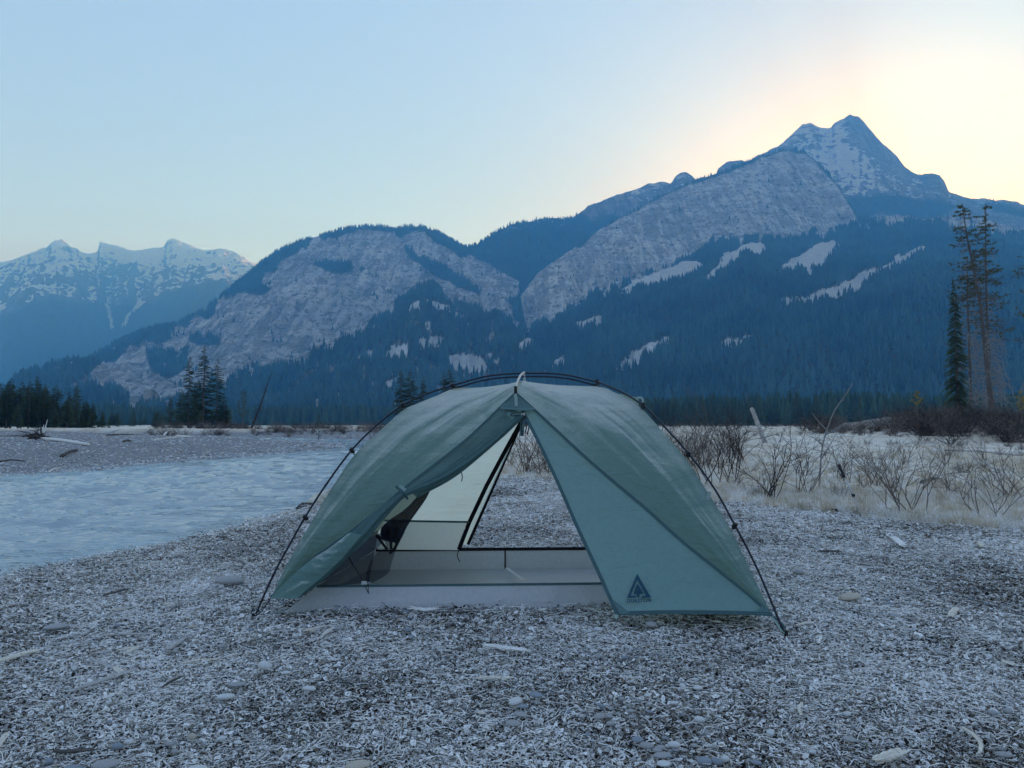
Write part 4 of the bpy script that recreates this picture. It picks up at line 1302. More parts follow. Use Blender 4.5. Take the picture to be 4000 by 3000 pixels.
def strip(name, C, width, mat, parent, off=0.003, side=None):
    """a flat tape along a curve, set proud of the cloth towards the camera"""
    C = np.asarray(C, float)
    t = np.gradient(C, axis=0); t /= np.linalg.norm(t, axis=1, keepdims=True)
    view = C - np.array((0, 0, CAM_H)); view /= np.linalg.norm(view, axis=1, keepdims=True)
    nrm = np.where((TV @ view.T)[:, None] > 0, -TV, TV)
    nrm = nrm + np.array((0, 0, 0.35)); nrm /= np.linalg.norm(nrm, axis=1, keepdims=True)
    s = np.cross(t, nrm); s /= (np.linalg.norm(s, axis=1, keepdims=True) + 1e-9)
    C = C + nrm * off
    wd = np.asarray(width) * np.ones(len(C))
    G = np.stack([C - s * wd[:, None] / 2, C + s * wd[:, None] / 2], 0)
    return sheet(name, G, mat, parent)
strip('seam_tape', seam_r, 0.014, tape_mat, tent, 0.004)
strip('seam_tape', seam_l[:], 0.012, tape_mat, tent, 0.004)
strip('zip_tape', zip_r[4:], 0.016, tape_mat, door, 0.003)
strip('hem', GD[-1] + np.array((0, 0, 0.006)), 0.016, tape_mat, door, 0.003)
def patch(name, pts, mat, parent, off=0.004):
    P = np.array(pts) - TV * off
    return obj(name, mesh_from(name, P, [tuple(range(len(P)))], mat), parent)
# corner reinforcements follow the panel surface
def grid_patch(name, G, mask, off, mat, parent):
    nr, nc = G.shape[:2]
    faces = [f for f, k in zip(grid_faces(nr, nc), np.ndindex(nr - 1, nc - 1)) if mask(k[0] / (nr - 2), k[1] / (nc - 2))]
    used = sorted({int(i) for f in faces for i in f}); ix = {o: i for i, o in enumerate(used)}
    V = (G - TV * off).reshape(-1, 3)[used]
    return obj(name, mesh_from(name, V, [[ix[int(i)] for i in f] for f in faces], mat, True), parent)
patch('apex_reinforcement', [TIP + np.array((0, 0, -0.005)), TP(1958, 1592, 0.425), TP(1952, 1598, 0.42), TP(2046, 1604, 0.40), TP(2092, 1602, 0.42), TP(2085, 1594, 0.425)], fly_dark, tent, 0.004)
# cloth over the strip between tip and the top of the door opening
GA = np.array([np.linspace(TP(1954, 1592, 0.43), TIP, 6), np.linspace(TP(2000, 1640, 0.405), TP(2046, 1612, APEX_V), 6)])
sheet('door_top', GA, fly_plain)

# ---- print: triangle with a conifer, and the name
def on_door(px, py):
    best = None
    # the panel is nearly flat: intersect the local plane of the nearest grid cell
    qx, qy = project(GD)
    k = np.argmin((qx - px) ** 2 + (qy - py) ** 2); i, j = np.unravel_index(k, qx.shape)
    return on_plane(px, py, GD[i, j], ND[i, j]) - TV * 0.009
def print_poly(pts, faces=None, name='printed_emblem'):
    P = [on_door(x, y) for x, y in pts]
    return P
def q4(x, y): return (2300 + x * 0.38427, 2100 + y * 0.38427)
for tri in ([(248, 625), (330, 690), (418, 764), (312, 772)], [(1700, 766), (1742, 700), (1782, 640), (1815, 700), (1848, 775)]):
    C_ = [on_door(*q4(x, y)) for x, y in tri]
    obj('corner_reinforcement', mesh_from('corner_reinforcement', C_, [tuple(range(len(C_)))], fly_dark), door)
mb = MB()
tri_o = [(490, 362), (630, 602), (387, 606)]
def polyface(pts):
    b = len(mb.v); mb.v += [tuple(on_door(*q4(x, y))) for x, y in pts]; mb.f.append(tuple(range(b, b + len(pts))))
polyface([(490, 362), (630, 602), (578, 585), (491, 425)])
polyface([(490, 362), (491, 425), (424, 586), (387, 606)])
polyface([(387, 606), (424, 586), (478, 585), (481, 605)])
polyface([(630, 602), (533, 604), (536, 586), (578, 585)])
polyface([(495, 460), (556, 566), (516, 570), (500, 540)])
polyface([(495, 460), (500, 540), (480, 570), (452, 567)])
polyface([(480, 570), (500, 540), (516, 570), (512, 604), (506, 604)])
emblem = obj('printed_emblem', mesh_from('printed_emblem', mb.v, mb.f, print_mat), door)
def lettering():
    cu = bpy.data.curves.new('lettering', 'FONT')
    cu.body = 'DURSTON'; cu.size = 1.0; cu.offset = 0.022; cu.space_character = 1.08; cu.resolution_u = 3
    tmp = bpy.data.objects.new('lettering_tmp', cu)
    scene.collection.objects.link(tmp)
    dg = bpy.context.evaluated_depsgraph_get()
    me = bpy.data.meshes.new_from_object(tmp.evaluated_get(dg))
    bpy.data.objects.remove(tmp)
    co = np.array([v.co[:] for v in me.vertices])
    lo, hi = co.min(0), co.max(0)
    u = (co[:, 0] - lo[0]) / (hi[0] - lo[0]); w = (co[:, 1] - lo[1]) / (hi[1] - lo[1])
    P00 = on_door(*q4(387, 657)); P10 = on_door(*q4(630, 648)); P01 = on_door(*q4(387, 621)); P11 = on_door(*q4(630, 612))
    P = (P00 * (1 - u[:, None]) + P10 * u[:, None]) * (1 - w[:, None]) + (P01 * (1 - u[:, None]) + P11 * u[:, None]) * w[:, None]
    for v, p in zip(me.vertices, P):
        v.co = p
    me.materials.clear(); me.materials.append(print_mat)
    return obj('printed_lettering', me, door)
lettering()

# ---- the rolled half of the front door
ROLL = [(2038, 1622, .40, 12), (1960, 1690, .37, 20), (1850, 1780, .33, 24), (1720, 1868, .28, 24), (1600, 1922, .24, 16), (1560, 1945, .22, 15),
        (1480, 2015, .19, 30), (1390, 2105, .15, 40), (1300, 2190, .11, 42), (1225, 2262, .08, 40), (1150, 2322, .05, 30)]
def rolled_door():
    C = catmull([TP(x, y, v) for x, y, v, _ in ROLL], 70)
    s = np.linspace(0, 1, 70)
    lens = np.r_[0, np.cumsum(np.linalg.norm(np.diff([TP(x, y, v) for x, y, v, _ in ROLL], axis=0), axis=1))]
    rad = np.interp(s, lens / lens[-1], [r for *_, r in ROLL]) * 2.5 / F
    n = 26
    G = []
    up = np.array((0, 0, 1.0))
    for i in range(70):
        t = C[min(i + 1, 69)] - C[max(i - 1, 0)]; t /= np.linalg.norm(t)
        a = np.cross(t, TV); a /= np.linalg.norm(a)
        b = np.cross(t, a)
        ring = []
        for k in range(n):
            th = 2 * math.pi * k / (n - 1)
            fold = 1 + 0.20 * math.sin(5 * th + 3 * s[i] + 2 * math.sin(9 * s[i])) + 0.16 * (vnoise(th * 2.2, s[i] * 5, 3) - .5) * 2
            fold *= (0.80 if abs(s[i] - 0.47) < .03 else 1)
            ring.append(C[i] + rad[i] * fold * (math.cos(th) * a + 0.75 * math.sin(th) * b))
        G.append(ring)
    return np.array(G)
roll = sheet('rolled_door', rolled_door(), fly_shaded)
# cloth from the seam down to the roll
rc = catmull([TP(x, y, v) for x, y, v, _ in ROLL[::-1]], NSEG)
sheet('door_flap', ruled(seam_l[:-1], rc[:-1], 14, -0.008, 0.035, seed=2)[0], fly_shaded, roll)
# loose flaps hanging off the roll towards the corner
fl_a = catmull([TP(1364, 2083, .14), TP(1290, 2140, .11), TP(1218, 2186, .08), TP(1130, 2262, .05), TP(1062, 2334, vl0 - 0.01)], 30)
fl_b = catmull([TP(1420, 2085, .12), TP(1340, 2180, .10), TP(1265, 2250, .07), TP(1205, 2300, .05), TP(1166, 2336, .03)], 30)
GF, NF = ruled(fl_a, fl_b, 16, 0.012, 0.014, seed=5); GF = GF - TV * 0.022
sheet('door_flap', GF, fly_mat, roll)
# underside flap of the roll, dark folds near the apex
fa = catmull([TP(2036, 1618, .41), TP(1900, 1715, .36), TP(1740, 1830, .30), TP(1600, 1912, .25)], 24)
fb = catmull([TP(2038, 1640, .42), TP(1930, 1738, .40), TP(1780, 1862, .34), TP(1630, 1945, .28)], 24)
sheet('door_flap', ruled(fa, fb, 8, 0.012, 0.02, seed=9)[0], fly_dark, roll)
mbt = MB(); mbt.box(TP(1572, 1908, .19), (0.035, 0.006, 0.018), Matrix.Rotation(0.6, 3, 'Y')); mbt.build('tie_toggle', webbing, roll)
mbt = MB(); mbt.tube(catmull([TP(1548, 1900, .19), TP(1575, 1925, .175), TP(1592, 1948, .20)], 8), 0.006, 6); mbt.build('tie_strap', tape_mat, roll)

# ---- the far side: one half of the back door still closed
back_seam_l = mirror(seam_l); BTIP = mirror(TIP)
bz = catmull([BTIP, TP(2040, 1640, 2 * VC - APEX_V), TP(1950, 1850, 1.30), TP(1828, 2128, 1.44)], NSEG)
Gb = np.array([np.linspace(bz[i], back_seam_l[::-1][i], 24) for i in range(NSEG)])
Nb = np.cross(np.gradient(Gb, axis=1), np.gradient(Gb, axis=0)); Nb /= np.linalg.norm(Nb, axis=-1, keepdims=True) + 1e-9
sb, ub = np.meshgrid(np.linspace(0, 1, NSEG), np.linspace(0, 1, 24), indexing='ij')
Gb = Gb + Nb * (0.010 * np.sin(np.pi * ub) * fbm(ub * 4, sb * 6, 3, 14))[..., None]
rear = sheet('rear_door_panel', Gb, fly_rear)
strip('zip_tape', bz[3:], 0.020, black_tape, rear, 0.004)
# rolled right half of the back door, along the far seam
br = mirror(seam_r)[::-1]
mbr = MB(); mbr.tube(br[3:56:4] + np.array((0, 0, -0.03)), [0.02] + [0.035] * 12 + [0.02], 10); mbr.build('rolled_door', fly_plain, tent, True)

# ---- the inner tent: floor tray, walls, netting
A0 = on_level(1100, 2389, 0.004); B0 = on_level(2760, 2358, 0.004)
C0 = on_level(2620, 2216, 0.004); D0 = on_level(1440, 2224, 0.004)
for q in (A0, B0, C0, D0): q[2] -= 0.016
Gf = np.array([np.linspace(A0 * (1 - t) + D0 * t, B0 * (1 - t) + C0 * t, 60) for t in np.linspace(0, 1, 30)])
uu, ww = np.meshgrid(np.linspace(0, 1, 60), np.linspace(0, 1, 30))
Gf[..., 2] += 0.012 + 0.010 * fbm(uu * 7, ww * 3, 4, 3) * np.sin(np.pi * ww)
sheet('tent_floor', Gf, floor_mat)
def wall(name, bot0, bot1, top0, top1, mat, wr=0.008, seed=0, n=60, m=12):
    G = np.array([np.linspace(np.asarray(bot0) * (1 - t) + np.asarray(top0) * t, np.asarray(bot1) * (1 - t) + np.asarray(top1) * t, n) for t in np.linspace(0, 1, m)])
    u, w = np.meshgrid(np.linspace(0, 1, n), np.linspace(0, 1, m))
    nn = np.cross(np.asarray(bot1) - bot0, np.asarray(top0) - bot0); nn /= np.linalg.norm(nn)
    G = G + nn * (wr * (fbm(u * 9, w * 2.0 + u * 2, 4, seed) + 0.8 * ridged(u * 5 + w, w * 3, 3, seed + 4) - 0.4) * np.sin(np.pi * np.clip(w, 0, 1)) ** 0.7)[..., None]
    return sheet(name, G, mat)
vfront = TP(1240, 2291, tv(A0) + 0.10)
At = TP(1238, 2291, tv(A0) + 0.10); Bt = TP(2700, 2276, tv(B0) + 0.02)
Dt = TP(1468, 2149, tv(D0) + 0.03); Ct = TP(2560, 2141, tv(C0) + 0.03)
fw = wall('floor_wall', A0, B0, At, Bt, floor_mat, 0.010, 2)
bw = wall('floor_wall', D0, C0, Dt, Ct, floor_mat, 0.008, 6)
wall('floor_wall', A0, D0, At, Dt, floor_mat, 0.008, 9, 24, 10)
wall('floor_wall', B0, C0, Bt, Ct, floor_mat, 0.008, 12, 24, 10)
strip('zip_tape', np.linspace(At, Bt, 40), 0.012, tape_mat, fw, 0.004)
strip('zip_tape', np.linspace(Dt, Ct, 40), 0.020, black_tape, bw, 0.004)
def vstrap(name, pix, w, mat, parent, v, off=0.006):
    C = np.array([TP(x, y, vv) for (x, y), vv in zip(pix, v)])
    return strip(name, catmull(C, 8), w, mat, parent, off)
va = tv(on_level(2181, 2368))
vstrap('wall_strap', [(2181, 2281), (2181, 2330), (2180, 2371)], 0.012, tape_mat, fw, (va + 0.05, va + 0.03, va - 0.002), 0.014)
vb = tv(on_level(1974, 2221))
vstrap('wall_strap', [(1974, 2150), (1974, 2185), (1974, 2222)], 0.009, black_tape, bw, (vb, vb - 0.005, vb - 0.01), 0.012)
Cs = np.linspace(on_level(1980, 2226, 0.03), on_level(2044, 2274, 0.035), 8)
G = np.stack([Cs - TU * 0.012, Cs + TU * 0.012], 0) + np.array((0, 0, 0.012)); sheet('floor_strap', G, white_mat)
mbt = MB(); mbt.box(TP(1742, 2210, vb - 0.03), (0.050, 0.004, 0.034)); mbt.build('care_label', plain('grey_label', (0.25, 0.32, 0.34), 0.7), bw)

# inner cloth below the netting on the far side and at the left end
vi = tv(Dt)
w0, w1, w2, w3 = TP(1472, 2147, vi), TP(1792, 2149, vi), TP(1834, 2040, vi - 0.05), TP(1500, 2034, vi - 0.05)
pw = wall('inner_wall', w0, w1, w3, w2, white_mat, 0.006, 21, 30, 10)
strip('wall_binding', np.linspace(w3, w2, 12), 0.012, tape_mat, pw, 0.004)
strip('door_zip', np.array([w1, w2, TP(1900, 1900, vi - 0.12), TP(1975, 1760, vi - 0.19), TP(2036, 1650, vi - 0.25)]), 0.026, black_tape, pw, 0.004)
e0, e1 = At + np.array((0, 0, .004)), Dt + np.array((0, 0, .004))
e2 = TP(1560, 2050, vi - 0.06); e3 = TP(1330, 2150, tv(At) + 0.10)
wall('inner_end_wall', e0, e1, e3, e2, lav_mat, 0.006, 25, 24, 10)

# the netting door, bunched up and hanging inside the opening
def netting():
    # two guide curves for each side of the bunched net, pixel outline with depth
    def curve(pts): return catmull([TP(x, y, v) for x, y, v in pts], 40)
    def c6(x, y): return (1050 + x * 0.38427, 1850 + y * 0.38427)
    L = curve([(*c6(1600, 140), .46), (*c6(1400, 350), .44), (*c6(1230, 470), .42), (*c6(1140, 580), .40), (*c6(1190, 740), .40), (*c6(1100, 800), .38), (*c6(1010, 950), .36), (*c6(985, 1100), .34)])
    R = curve([(*c6(1668, 120), .47), (*c6(1600, 260), .46), (*c6(1440, 490), .45), (*c6(1360, 640), .43), (*c6(1300, 760), .42), (*c6(1250, 900), .40), (*c6(1215, 1010), .38), (*c6(1060, 1110), .34)])
    t = np.linspace(0, 1, 22)[:, None, None]
    G = L[None] * (1 - t) + R[None] * t
    s = np.linspace(0, 1, 40)
    fold = 0.022 * np.sin(t[..., 0] * 19 + 3 * np.sin(5 * s)[None]) * np.sin(np.pi * t[..., 0])
    return G + TV * fold[..., None]
GN = netting()
net = sheet('netting_door', GN[:, 18:], net_mat)
na = catmull([TP(1248, 2288, tv(At) - .012), TP(1340, 2286, .26), TP(1440, 2276, .30)], 12); nb = catmull([TP(1330, 2168, .20), TP(1400, 2110, .26), TP(1480, 2070, .36)], 12)
sheet('netting_side', ruled(na, nb, 8, 0.0)[0], net_side, net)
obj('netting_bunch', fast_mesh('netting_bunch', (GN[:, :24] - TV * 0.012).reshape(-1, 3), grid_faces(22, 24), net_dense), net)
mbt = MB()
def c6(x, y): return (1050 + x * 0.38427, 1850 + y * 0.38427)
for pts in ([(1090, 622, .38), (1190, 670, .38), (1330, 690, .39)], [(1092, 622, .38), (1150, 700, .38), (1205, 770, .38)], [(1330, 650, .39), (1280, 760, .39), (1230, 810, .39)],
            [(1245, 560, .40), (1240, 690, .39), (1246, 770, .39)]):
    mbt.tube(catmull([TP(*c6(x, y), v - 0.03) for x, y, v in pts], 12), 0.007, 5)
mbt.build('netting_binding', black_tape, net)
mbt = MB(); mbt.tube([TP(*c6(795, 825), .28), TP(*c6(960, 1095), .26)], 0.003, 5); mbt.build('tie_cord', cord_mat, net)
mbt = MB(); mbt.box(TP(*c6(970, 1110), tv(At) - 0.01), (0.026, 0.004, 0.016)); mbt.build('size_label', white_mat, fw)
mbt = MB(); mbt.tube(catmull([TP(*c6(1018, 1112), tv(At) - 0.03), TP(*c6(985, 1150), tv(At) - .03), TP(*c6(1000, 1190), tv(At) - .03), TP(*c6(1015, 1222), tv(At) - .03)], 10), 0.0022, 5)
mbt.tube(catmull([TP(*c6(1020, 1112), tv(At) - .03), TP(*c6(1010, 1170), tv(At) - .032), TP(*c6(1016, 1222), tv(At) - .03)], 8), 0.0022, 5); mbt.build('pull_cord', cord_mat, fw)
mbt = MB(); mbt.tube([TP(*c6(1012, 1108), tv(At) - .032), TP(*c6(1024, 1116), tv(At) - .032)], 0.005, 8); mbt.build('cord_lock', steel, fw)
# cords hanging in the opening
for pts in ([(1792, 2150, 1.18), (1786, 2170, 1.18), (1796, 2195, 1.18)], [(1802, 1845, .9), (1806, 1862, .9), (1803, 1880, .9)], [(2046, 1620, .40), (2058, 1650, .40), (2052, 1690, .40)], [(2048, 1620, .40), (2036, 1660, .40), (2040, 1700, .40)], [(2050, 1622, .4), (2066, 1660, .4), (2060, 1700, .4)]):
    m_ = MB(); m_.tube(catmull([TP(x, y, v) for x, y, v in pts], 8), 0.003, 5); m_.build('pull_cord', cord_mat, tent)
m_ = MB(); m_.tube(catmull([TP(2044, 1612, .39), TP(2010, 1612, .38), TP(1994, 1624, .38), TP(2030, 1622, .38)], 12), 0.003, 5); m_.build('zip_pull', cord_mat, tent)
m_ = MB(); m_.box(TP(2046, 1617, .395), (0.012, 0.010, 0.014)); m_.build('zip_slider', steel, tent)
vstrap('zip_garage', [(2040, 1640), (2040, 1675), (2038, 1705)], 0.022, fly_dark, tent, (.41, .41, .41))

# ---- poles
POLE_L = [(988, 2424), (1066, 2249), (1120, 2148), (1192, 2020), (1280, 1884), (1374, 1758), (1470, 1662), (1573, 1582), (1670, 1538), (1767, 1505)]
POLE_R = [(3073, 2492), (3030, 2392), (2981, 2273), (2930, 2164), (2871, 2052), (2790, 1908), (2690, 1772), (2600, 1672), (2512, 1584), (2425, 1530), (2333, 1492)]
pl = catmull([PL(*q) for q in POLE_L], 48); pr_ = catmull([PR(*q) for q in POLE_R], 48)
top = catmull([HUB_L, TP(1900, 1470, VC), TP(2047, 1458, VC), TP(2200, 1463, VC), HUB_R], 24)
front_pole = np.vstack([pl, top[1:-1], pr_[::-1]])
back_pole = mirror(front_pole) + np.array((0, 0, -0.018))
R_POLE = 0.0050
mp = MB(); mp.tube(front_pole, R_POLE, 10); pole_a = mp.build('pole', pole_mat, tent, True)
mp = MB(); mp.tube(back_pole + TV * 0.014, R_POLE, 10); pole_b = mp.build('pole', pole_mat, tent, True)
# joints of the pole sections
for P, pole in ((front_pole, pole_a), (back_pole + TV * 0.014, pole_b)):
    for k in range(6, len(P) - 6, 14):
        m_ = MB(); m_.tube([P[k], P[k] * .5 + P[k + 1] * .5], R_POLE * 1.16, 10); m_.build('ferrule', pole_mat, pole, True)
# ridge strut and its end fittings
TOPP = TP(2047, 1458, VC)
st = catmull([TOPP + TV * 0.02 + np.array((0, 0, .004)), TP(2034, 1466, VC - 0.10), TP(2020, 1496, VC - 0.22), TIP + np.array((0, 0, 0.022))], 16)
m_ = MB(); m_.tube(st, 0.0062, 10); strut = m_.build('ridge_strut', strut_mat, tent, True)
m_ = MB(); m_.tube(mirror(st), 0.0062, 10); m_.build('ridge_strut', strut_mat, tent, True)
m_ = MB(); m_.box(TIP + np.array((0, -.004, 0.018)), (0.016, 0.016, 0.036)); m_.build('strut_cap', clip_mat, strut)
vstrap('pull_tab', [(2013, 1540), (2016, 1560), (2017, 1588)], 0.016, webbing, strut, (.44, .435, .43), .006)
m_ = MB(); m_.tube([TOPP + np.array((0, 0, .004)), TP(2050, 1472, VC - .01), CREST], 0.003, 6); m_.build('crest_loop', pale_cord, tent)
m_ = MB(); m_.tube([TOPP - TU * .006, TOPP + TU * .006], 0.0095, 10); m_.build('strut_collar', strut_mat, strut, True)
# clips that tie the fly to the pole
def clip(pole_pt, fly_pt, parent):
    a = np.asarray(pole_pt); b = np.asarray(fly_pt); d = b - a; L = np.linalg.norm(d); d = d / L
    m = MB(); m.tube([a - d * 0.012, a + d * 0.014], 0.011, 8); m.box(a + d * 0.012, (0.016, 0.012, 0.014))
    c = m.build('pole_clip', clip_mat, parent, False)
    m = MB(); s = np.cross(d, TV); s /= np.linalg.norm(s)
    P0 = a + d * 0.012
    m.tube([P0, b + d * 0.012], [0.006, 0.008], 6, flat=0.35); m.build('clip_tab', webbing, c)
for a, b, f in (((1192, 2020), (1210, 2040), PL), ((1374, 1758), (1385, 1775), PL), ((1573, 1582), (1580, 1600), PL), ((1767, 1505), (1776, 1520), PL),
                ((2333, 1492), (2336, 1512), PR), ((2512, 1584), (2512, 1604), PR), ((2690, 1772), (2680, 1790), PR), ((2871, 2052), (2862, 2070), PR)):
    clip(f(*a), f(*b), tent)
# vent prop at the far right of the roof, loop on the right edge
m_ = MB()
vp = [PR(2420, 1536) + TV * .03, PR(2498, 1552) + TV * .10, PR(2500, 1600) + TV * .10, PR(2440, 1560) + TV * .04]
m_.add(vp, [(0, 1, 2, 3)]); vent = m_.build('vent_flap', fly_mat, tent)
m_ = MB(); m_.tube(catmull([PR(2490, 1553), PR(2508, 1556), PR(2512, 1572)], 8), 0.006, 6); m_.build('vent_prop', webbing, vent)
vstrap('pull_tab', [(2772, 1922), (2766, 1945), (2758, 1970)], 0.016, webbing, tent, [tv(PR(2767, 1927)) - .01] * 3, .006)
# tie-outs at the feet
def tie(name, pts, r, mat):
    m = MB(); m.tube(pts, r, 6); return m.build(name, mat, tent)
tie('foot_strap', [PR(3016, 2405), PR(3046, 2455) - TV * .004, FR + np.array((0, 0, .012))], 0.005, webbing)
tie('foot_strap', [PR(3016, 2405), PR(3060, 2440), PR(3068, 2478)], 0.004, tape_mat)
tie('foot_strap', [PL(1059, 2335), PL(1020, 2390), FL + np.array((0, 0, .01))], 0.003, cord_mat)
tie('guy_cord', [A0 + np.array((0, 0, .02)), FL + np.array((0.02, 0, 0.008))], 0.004, pale_cord)
tie('corner_tab', [hem_r[0], TP(2405, 2416, ZB_V - .005)], 0.007, webbing)
for P in (FL, FR, mirror(FL), mirror(FR)):
    m_ = MB(); m_.tube([P + np.array((0.0, 0, 0.03)), P + np.array((0.0, 0, -0.05))], 0.007, 8); m_.build('pole_foot', clip_mat, tent)
# stake of the right foot
m_ = MB(); m_.tube([FR + np.array((0.02, -.01, .02)), FR + np.array((0.05, -.03, -.08))], 0.004, 6); m_.build('stake', steel, tent)
# ================================================================ trees one can tell apart
needle_dark = foliage_material('spruce_needles', (0.020, 0.036, 0.022), (0.085, 0.120, 0.060), 0.3)
needle_pine = foliage_material('pine_needles', (0.060, 0.075, 0.030), (0.14, 0.15, 0.06), 0.3)
needle_yellow = foliage_material('yellow_needles', (0.16, 0.13, 0.04), (0.34, 0.27, 0.09), 0.3)
bark_mat = plain('conifer_bark', (0.13, 0.115, 0.105), 0.95, 0.1, 0.4, 12.0)
dead_mat = plain('dead_branch_wood', (0.26, 0.25, 0.24), 0.9, 0.1, 0.35, 12.0)
twig_mat = plain('bare_twig_bark', (0.17, 0.135, 0.115), 0.9, 0.15, 0.35, 9.0)
twig_dark = plain('dark_twig_bark', (0.045, 0.036, 0.034), 0.9, 0.15, 0.3, 9.0)

def spray(V, Fc, r, p, d, L, w, sag):
    """a flat bough of needles as a few small ragged triangles"""
    side = np.cross(d, (0, 0, 1.0)); side /= np.linalg.norm(side) + 1e-9
    for sgn in (-1, 1):
        b = len(V)
        tip = p + d * L * r.uniform(.6, 1) + side * sgn * w * r.uniform(.6, 1.2) + np.array((0, 0, -sag * r.uniform(.4, 1.3)))
        V += [tuple(p - d * L * .25), tuple(p + d * L * .55 + np.array((0, 0, .02))), tuple(tip)]
        Fc.append((b, b + 1, b + 2))

def spruce(seed, h, R, base=0.06, droop=0.25, dens=1.0, gap=0.0, lean=0.0):
    r = random.Random(seed)
    V = []; Fc = []
    tb = MB()
    axis = lambda z: np.array((lean * z / h + 0.04 * math.sin(z * 1.3 + seed), 0.04 * math.cos(z * 1.1 + seed), z))
    tb.tube([axis(z) for z in np.linspace(-0.3, h, 10)], list(np.linspace(0.012 * h + 0.03, 0.012, 10)), 7)
    z = base * h
    while z < h * 0.985:
        k = 1 - z / h
        n = r.randint(5, 7) if k > .15 else 4
        for i in range(n):
            if r.random() < gap: continue
            a = r.uniform(0, 6.283)
            L = R * (k ** 0.75 + 0.05) * r.uniform(0.55, 1.12)
            d0 = np.array((math.cos(a), math.sin(a), 0.0))
            p0 = axis(z + r.uniform(-.1, .1))
            m = max(3, int(5 * dens * (0.4 + L / R)))
            for j in range(m):
                u = (j + 0.6) / m
                p = p0 + d0 * L * u + np.array((0, 0, 0.10 * L * u - droop * L * u * u * 1.6 + (0.14 * L if u > .8 else 0)))
                spray(V, Fc, r, p, d0, L / m * 1.5, (0.14 + 0.16 * (1 - u)) * L + 0.06, 0.12 * L + 0.05)
        z += h * 0.022 * (0.7 + 0.6 * r.random()) / max(dens, .5) * (0.65 + 0.6 * k)
    # leader
    b = len(V); t = axis(h)
    for s in (-1, 1):
        b = len(V); V += [tuple(t + np.array((-.05 * s, .03, -.5))), tuple(t + np.array((.05 * s, -.03, -.5))), tuple(t + np.array((0, 0, .15)))]; Fc.append((b, b + 1, b + 2))
    return tb, (V, Fc)

def round_pine(seed, h, R, base=0.35, count=None):
    """a young pine: bare foot, loose rounded crown of tufts"""
    r = random.Random(seed); V = []; Fc = []; tb = MB()
    tb.tube([(0.03 * math.sin(z + seed), 0, z) for z in np.linspace(-.2, h * .95, 8)], list(np.linspace(0.012 * h + .02, .012, 8)), 7)
    for i in range(count or int(46 + 8 * h)):
        z = h * (base + (1 - base) * r.random()); k = (1 - z / h) ** .5 * min(1, (z / h - base) * 5 + .35)
        a = r.uniform(0, 6.283); L = R * k * r.uniform(.3, 1.1)
        c = np.array((L * math.cos(a), L * math.sin(a), z + .15 * L))
        for j in range(16):
            d = np.array((r.gauss(0, 1), r.gauss(0, 1), r.gauss(.4, .8))); d /= np.linalg.norm(d)
            s = np.cross(d, (r.gauss(0, 1), r.gauss(0, 1), r.gauss(0, 1))); s /= np.linalg.norm(s)
            q = r.uniform(.12, .30) * (0.6 + .06 * h)
            b = len(V); V += [tuple(c - s * .035), tuple(c + s * .035), tuple(c + d * q)]; Fc.append((b, b + 1, b + 2))
    return tb, (V, Fc)

def place_tree(name, kit, loc, label, group=None, mats=(None, None), rz=None, scale=1.0, cat='tree', tilt=0.0):
    tb, cr = kit
    root = empty(name, loc, 0.0)
    tag(root, label, cat, group)
    t = bpy.data.objects.new('trunk', tb if isinstance(tb, bpy.types.Mesh) else tb.mesh('trunk', mats[0], True)); link(t, root)
    c = bpy.data.objects.new('crown', cr if isinstance(cr, bpy.types.Mesh) else mesh_from('crown', cr[0], cr[1], mats[1])); link(c, root)
    root.scale = (scale,) * 3
    root.rotation_euler = (0, tilt, random.uniform(0, 6.28) if rz is None else rz)
    return root
def kit(fn, mats, *a, **k):
    tb, cr = fn(*a, **k)
    return (tb.mesh('trunk', mats[0], True), mesh_from('crown', cr[0], cr[1], mats[1]))
DK = (bark_mat, needle_dark)
SPRUCE = [kit(spruce, DK, 11 + i, 12.0, 1.5 + 0.35 * (i % 3), 0.05 + 0.03 * (i % 2), 0.28, 0.9, 0.08) for i in range(5)]
GROVE = [kit(spruce, DK, 51 + i, 12.0, 2.6 + 0.5 * (i % 3), 0.10 + 0.08 * (i % 2), 0.2, 0.95, 0.08) for i in range(5)]
PINE = [kit(round_pine, (bark_mat, needle_pine), 71 + i, 8.0, 1.6, 0.3) for i in range(3)]

def stand(px, top, d, kits, label, group=None, name='conifer_tree', base_z=None, wide=1.0, nominal=12.0, cat='tree'):
    """a tree at distance d whose top shows at pixel (px, top)"""
    p = at_depth(px, top, d)
    bz = float(ground_z(p[0], p[1])) if base_z is None else base_z
    h = p[2] - bz
    root = place_tree(name, random.choice(kits), (p[0], p[1], bz), label, group, scale=h / nominal, cat=cat)
    root.scale = (h / nominal * wide, h / nominal * wide, h / nominal)
    return root
# grove at the left edge
tops = [(-260, 1500), (-170, 1480), (-90, 1495), (-40, 1502), (15, 1496), (60, 1474), (95, 1490), (140, 1466), (170, 1488), (205, 1502), (240, 1530), (290, 1492), (320, 1560), (352, 1578), (385, 1600), (420, 1648)]
for i, (x, y) in enumerate(tops):
    for j in range(4):
        xx = x + random.uniform(-30, 30); yy = y + j * random.uniform(4, 30)
        d = 104 + j * -2 + random.uniform(-4, 9) + (0 if x > 0 else 3)
        stand(xx, yy, d, GROVE if (x, y) != (290, 1492) else SPRUCE, 'dark tall conifer packed in the grove at the left edge', 'conifers of the left grove')
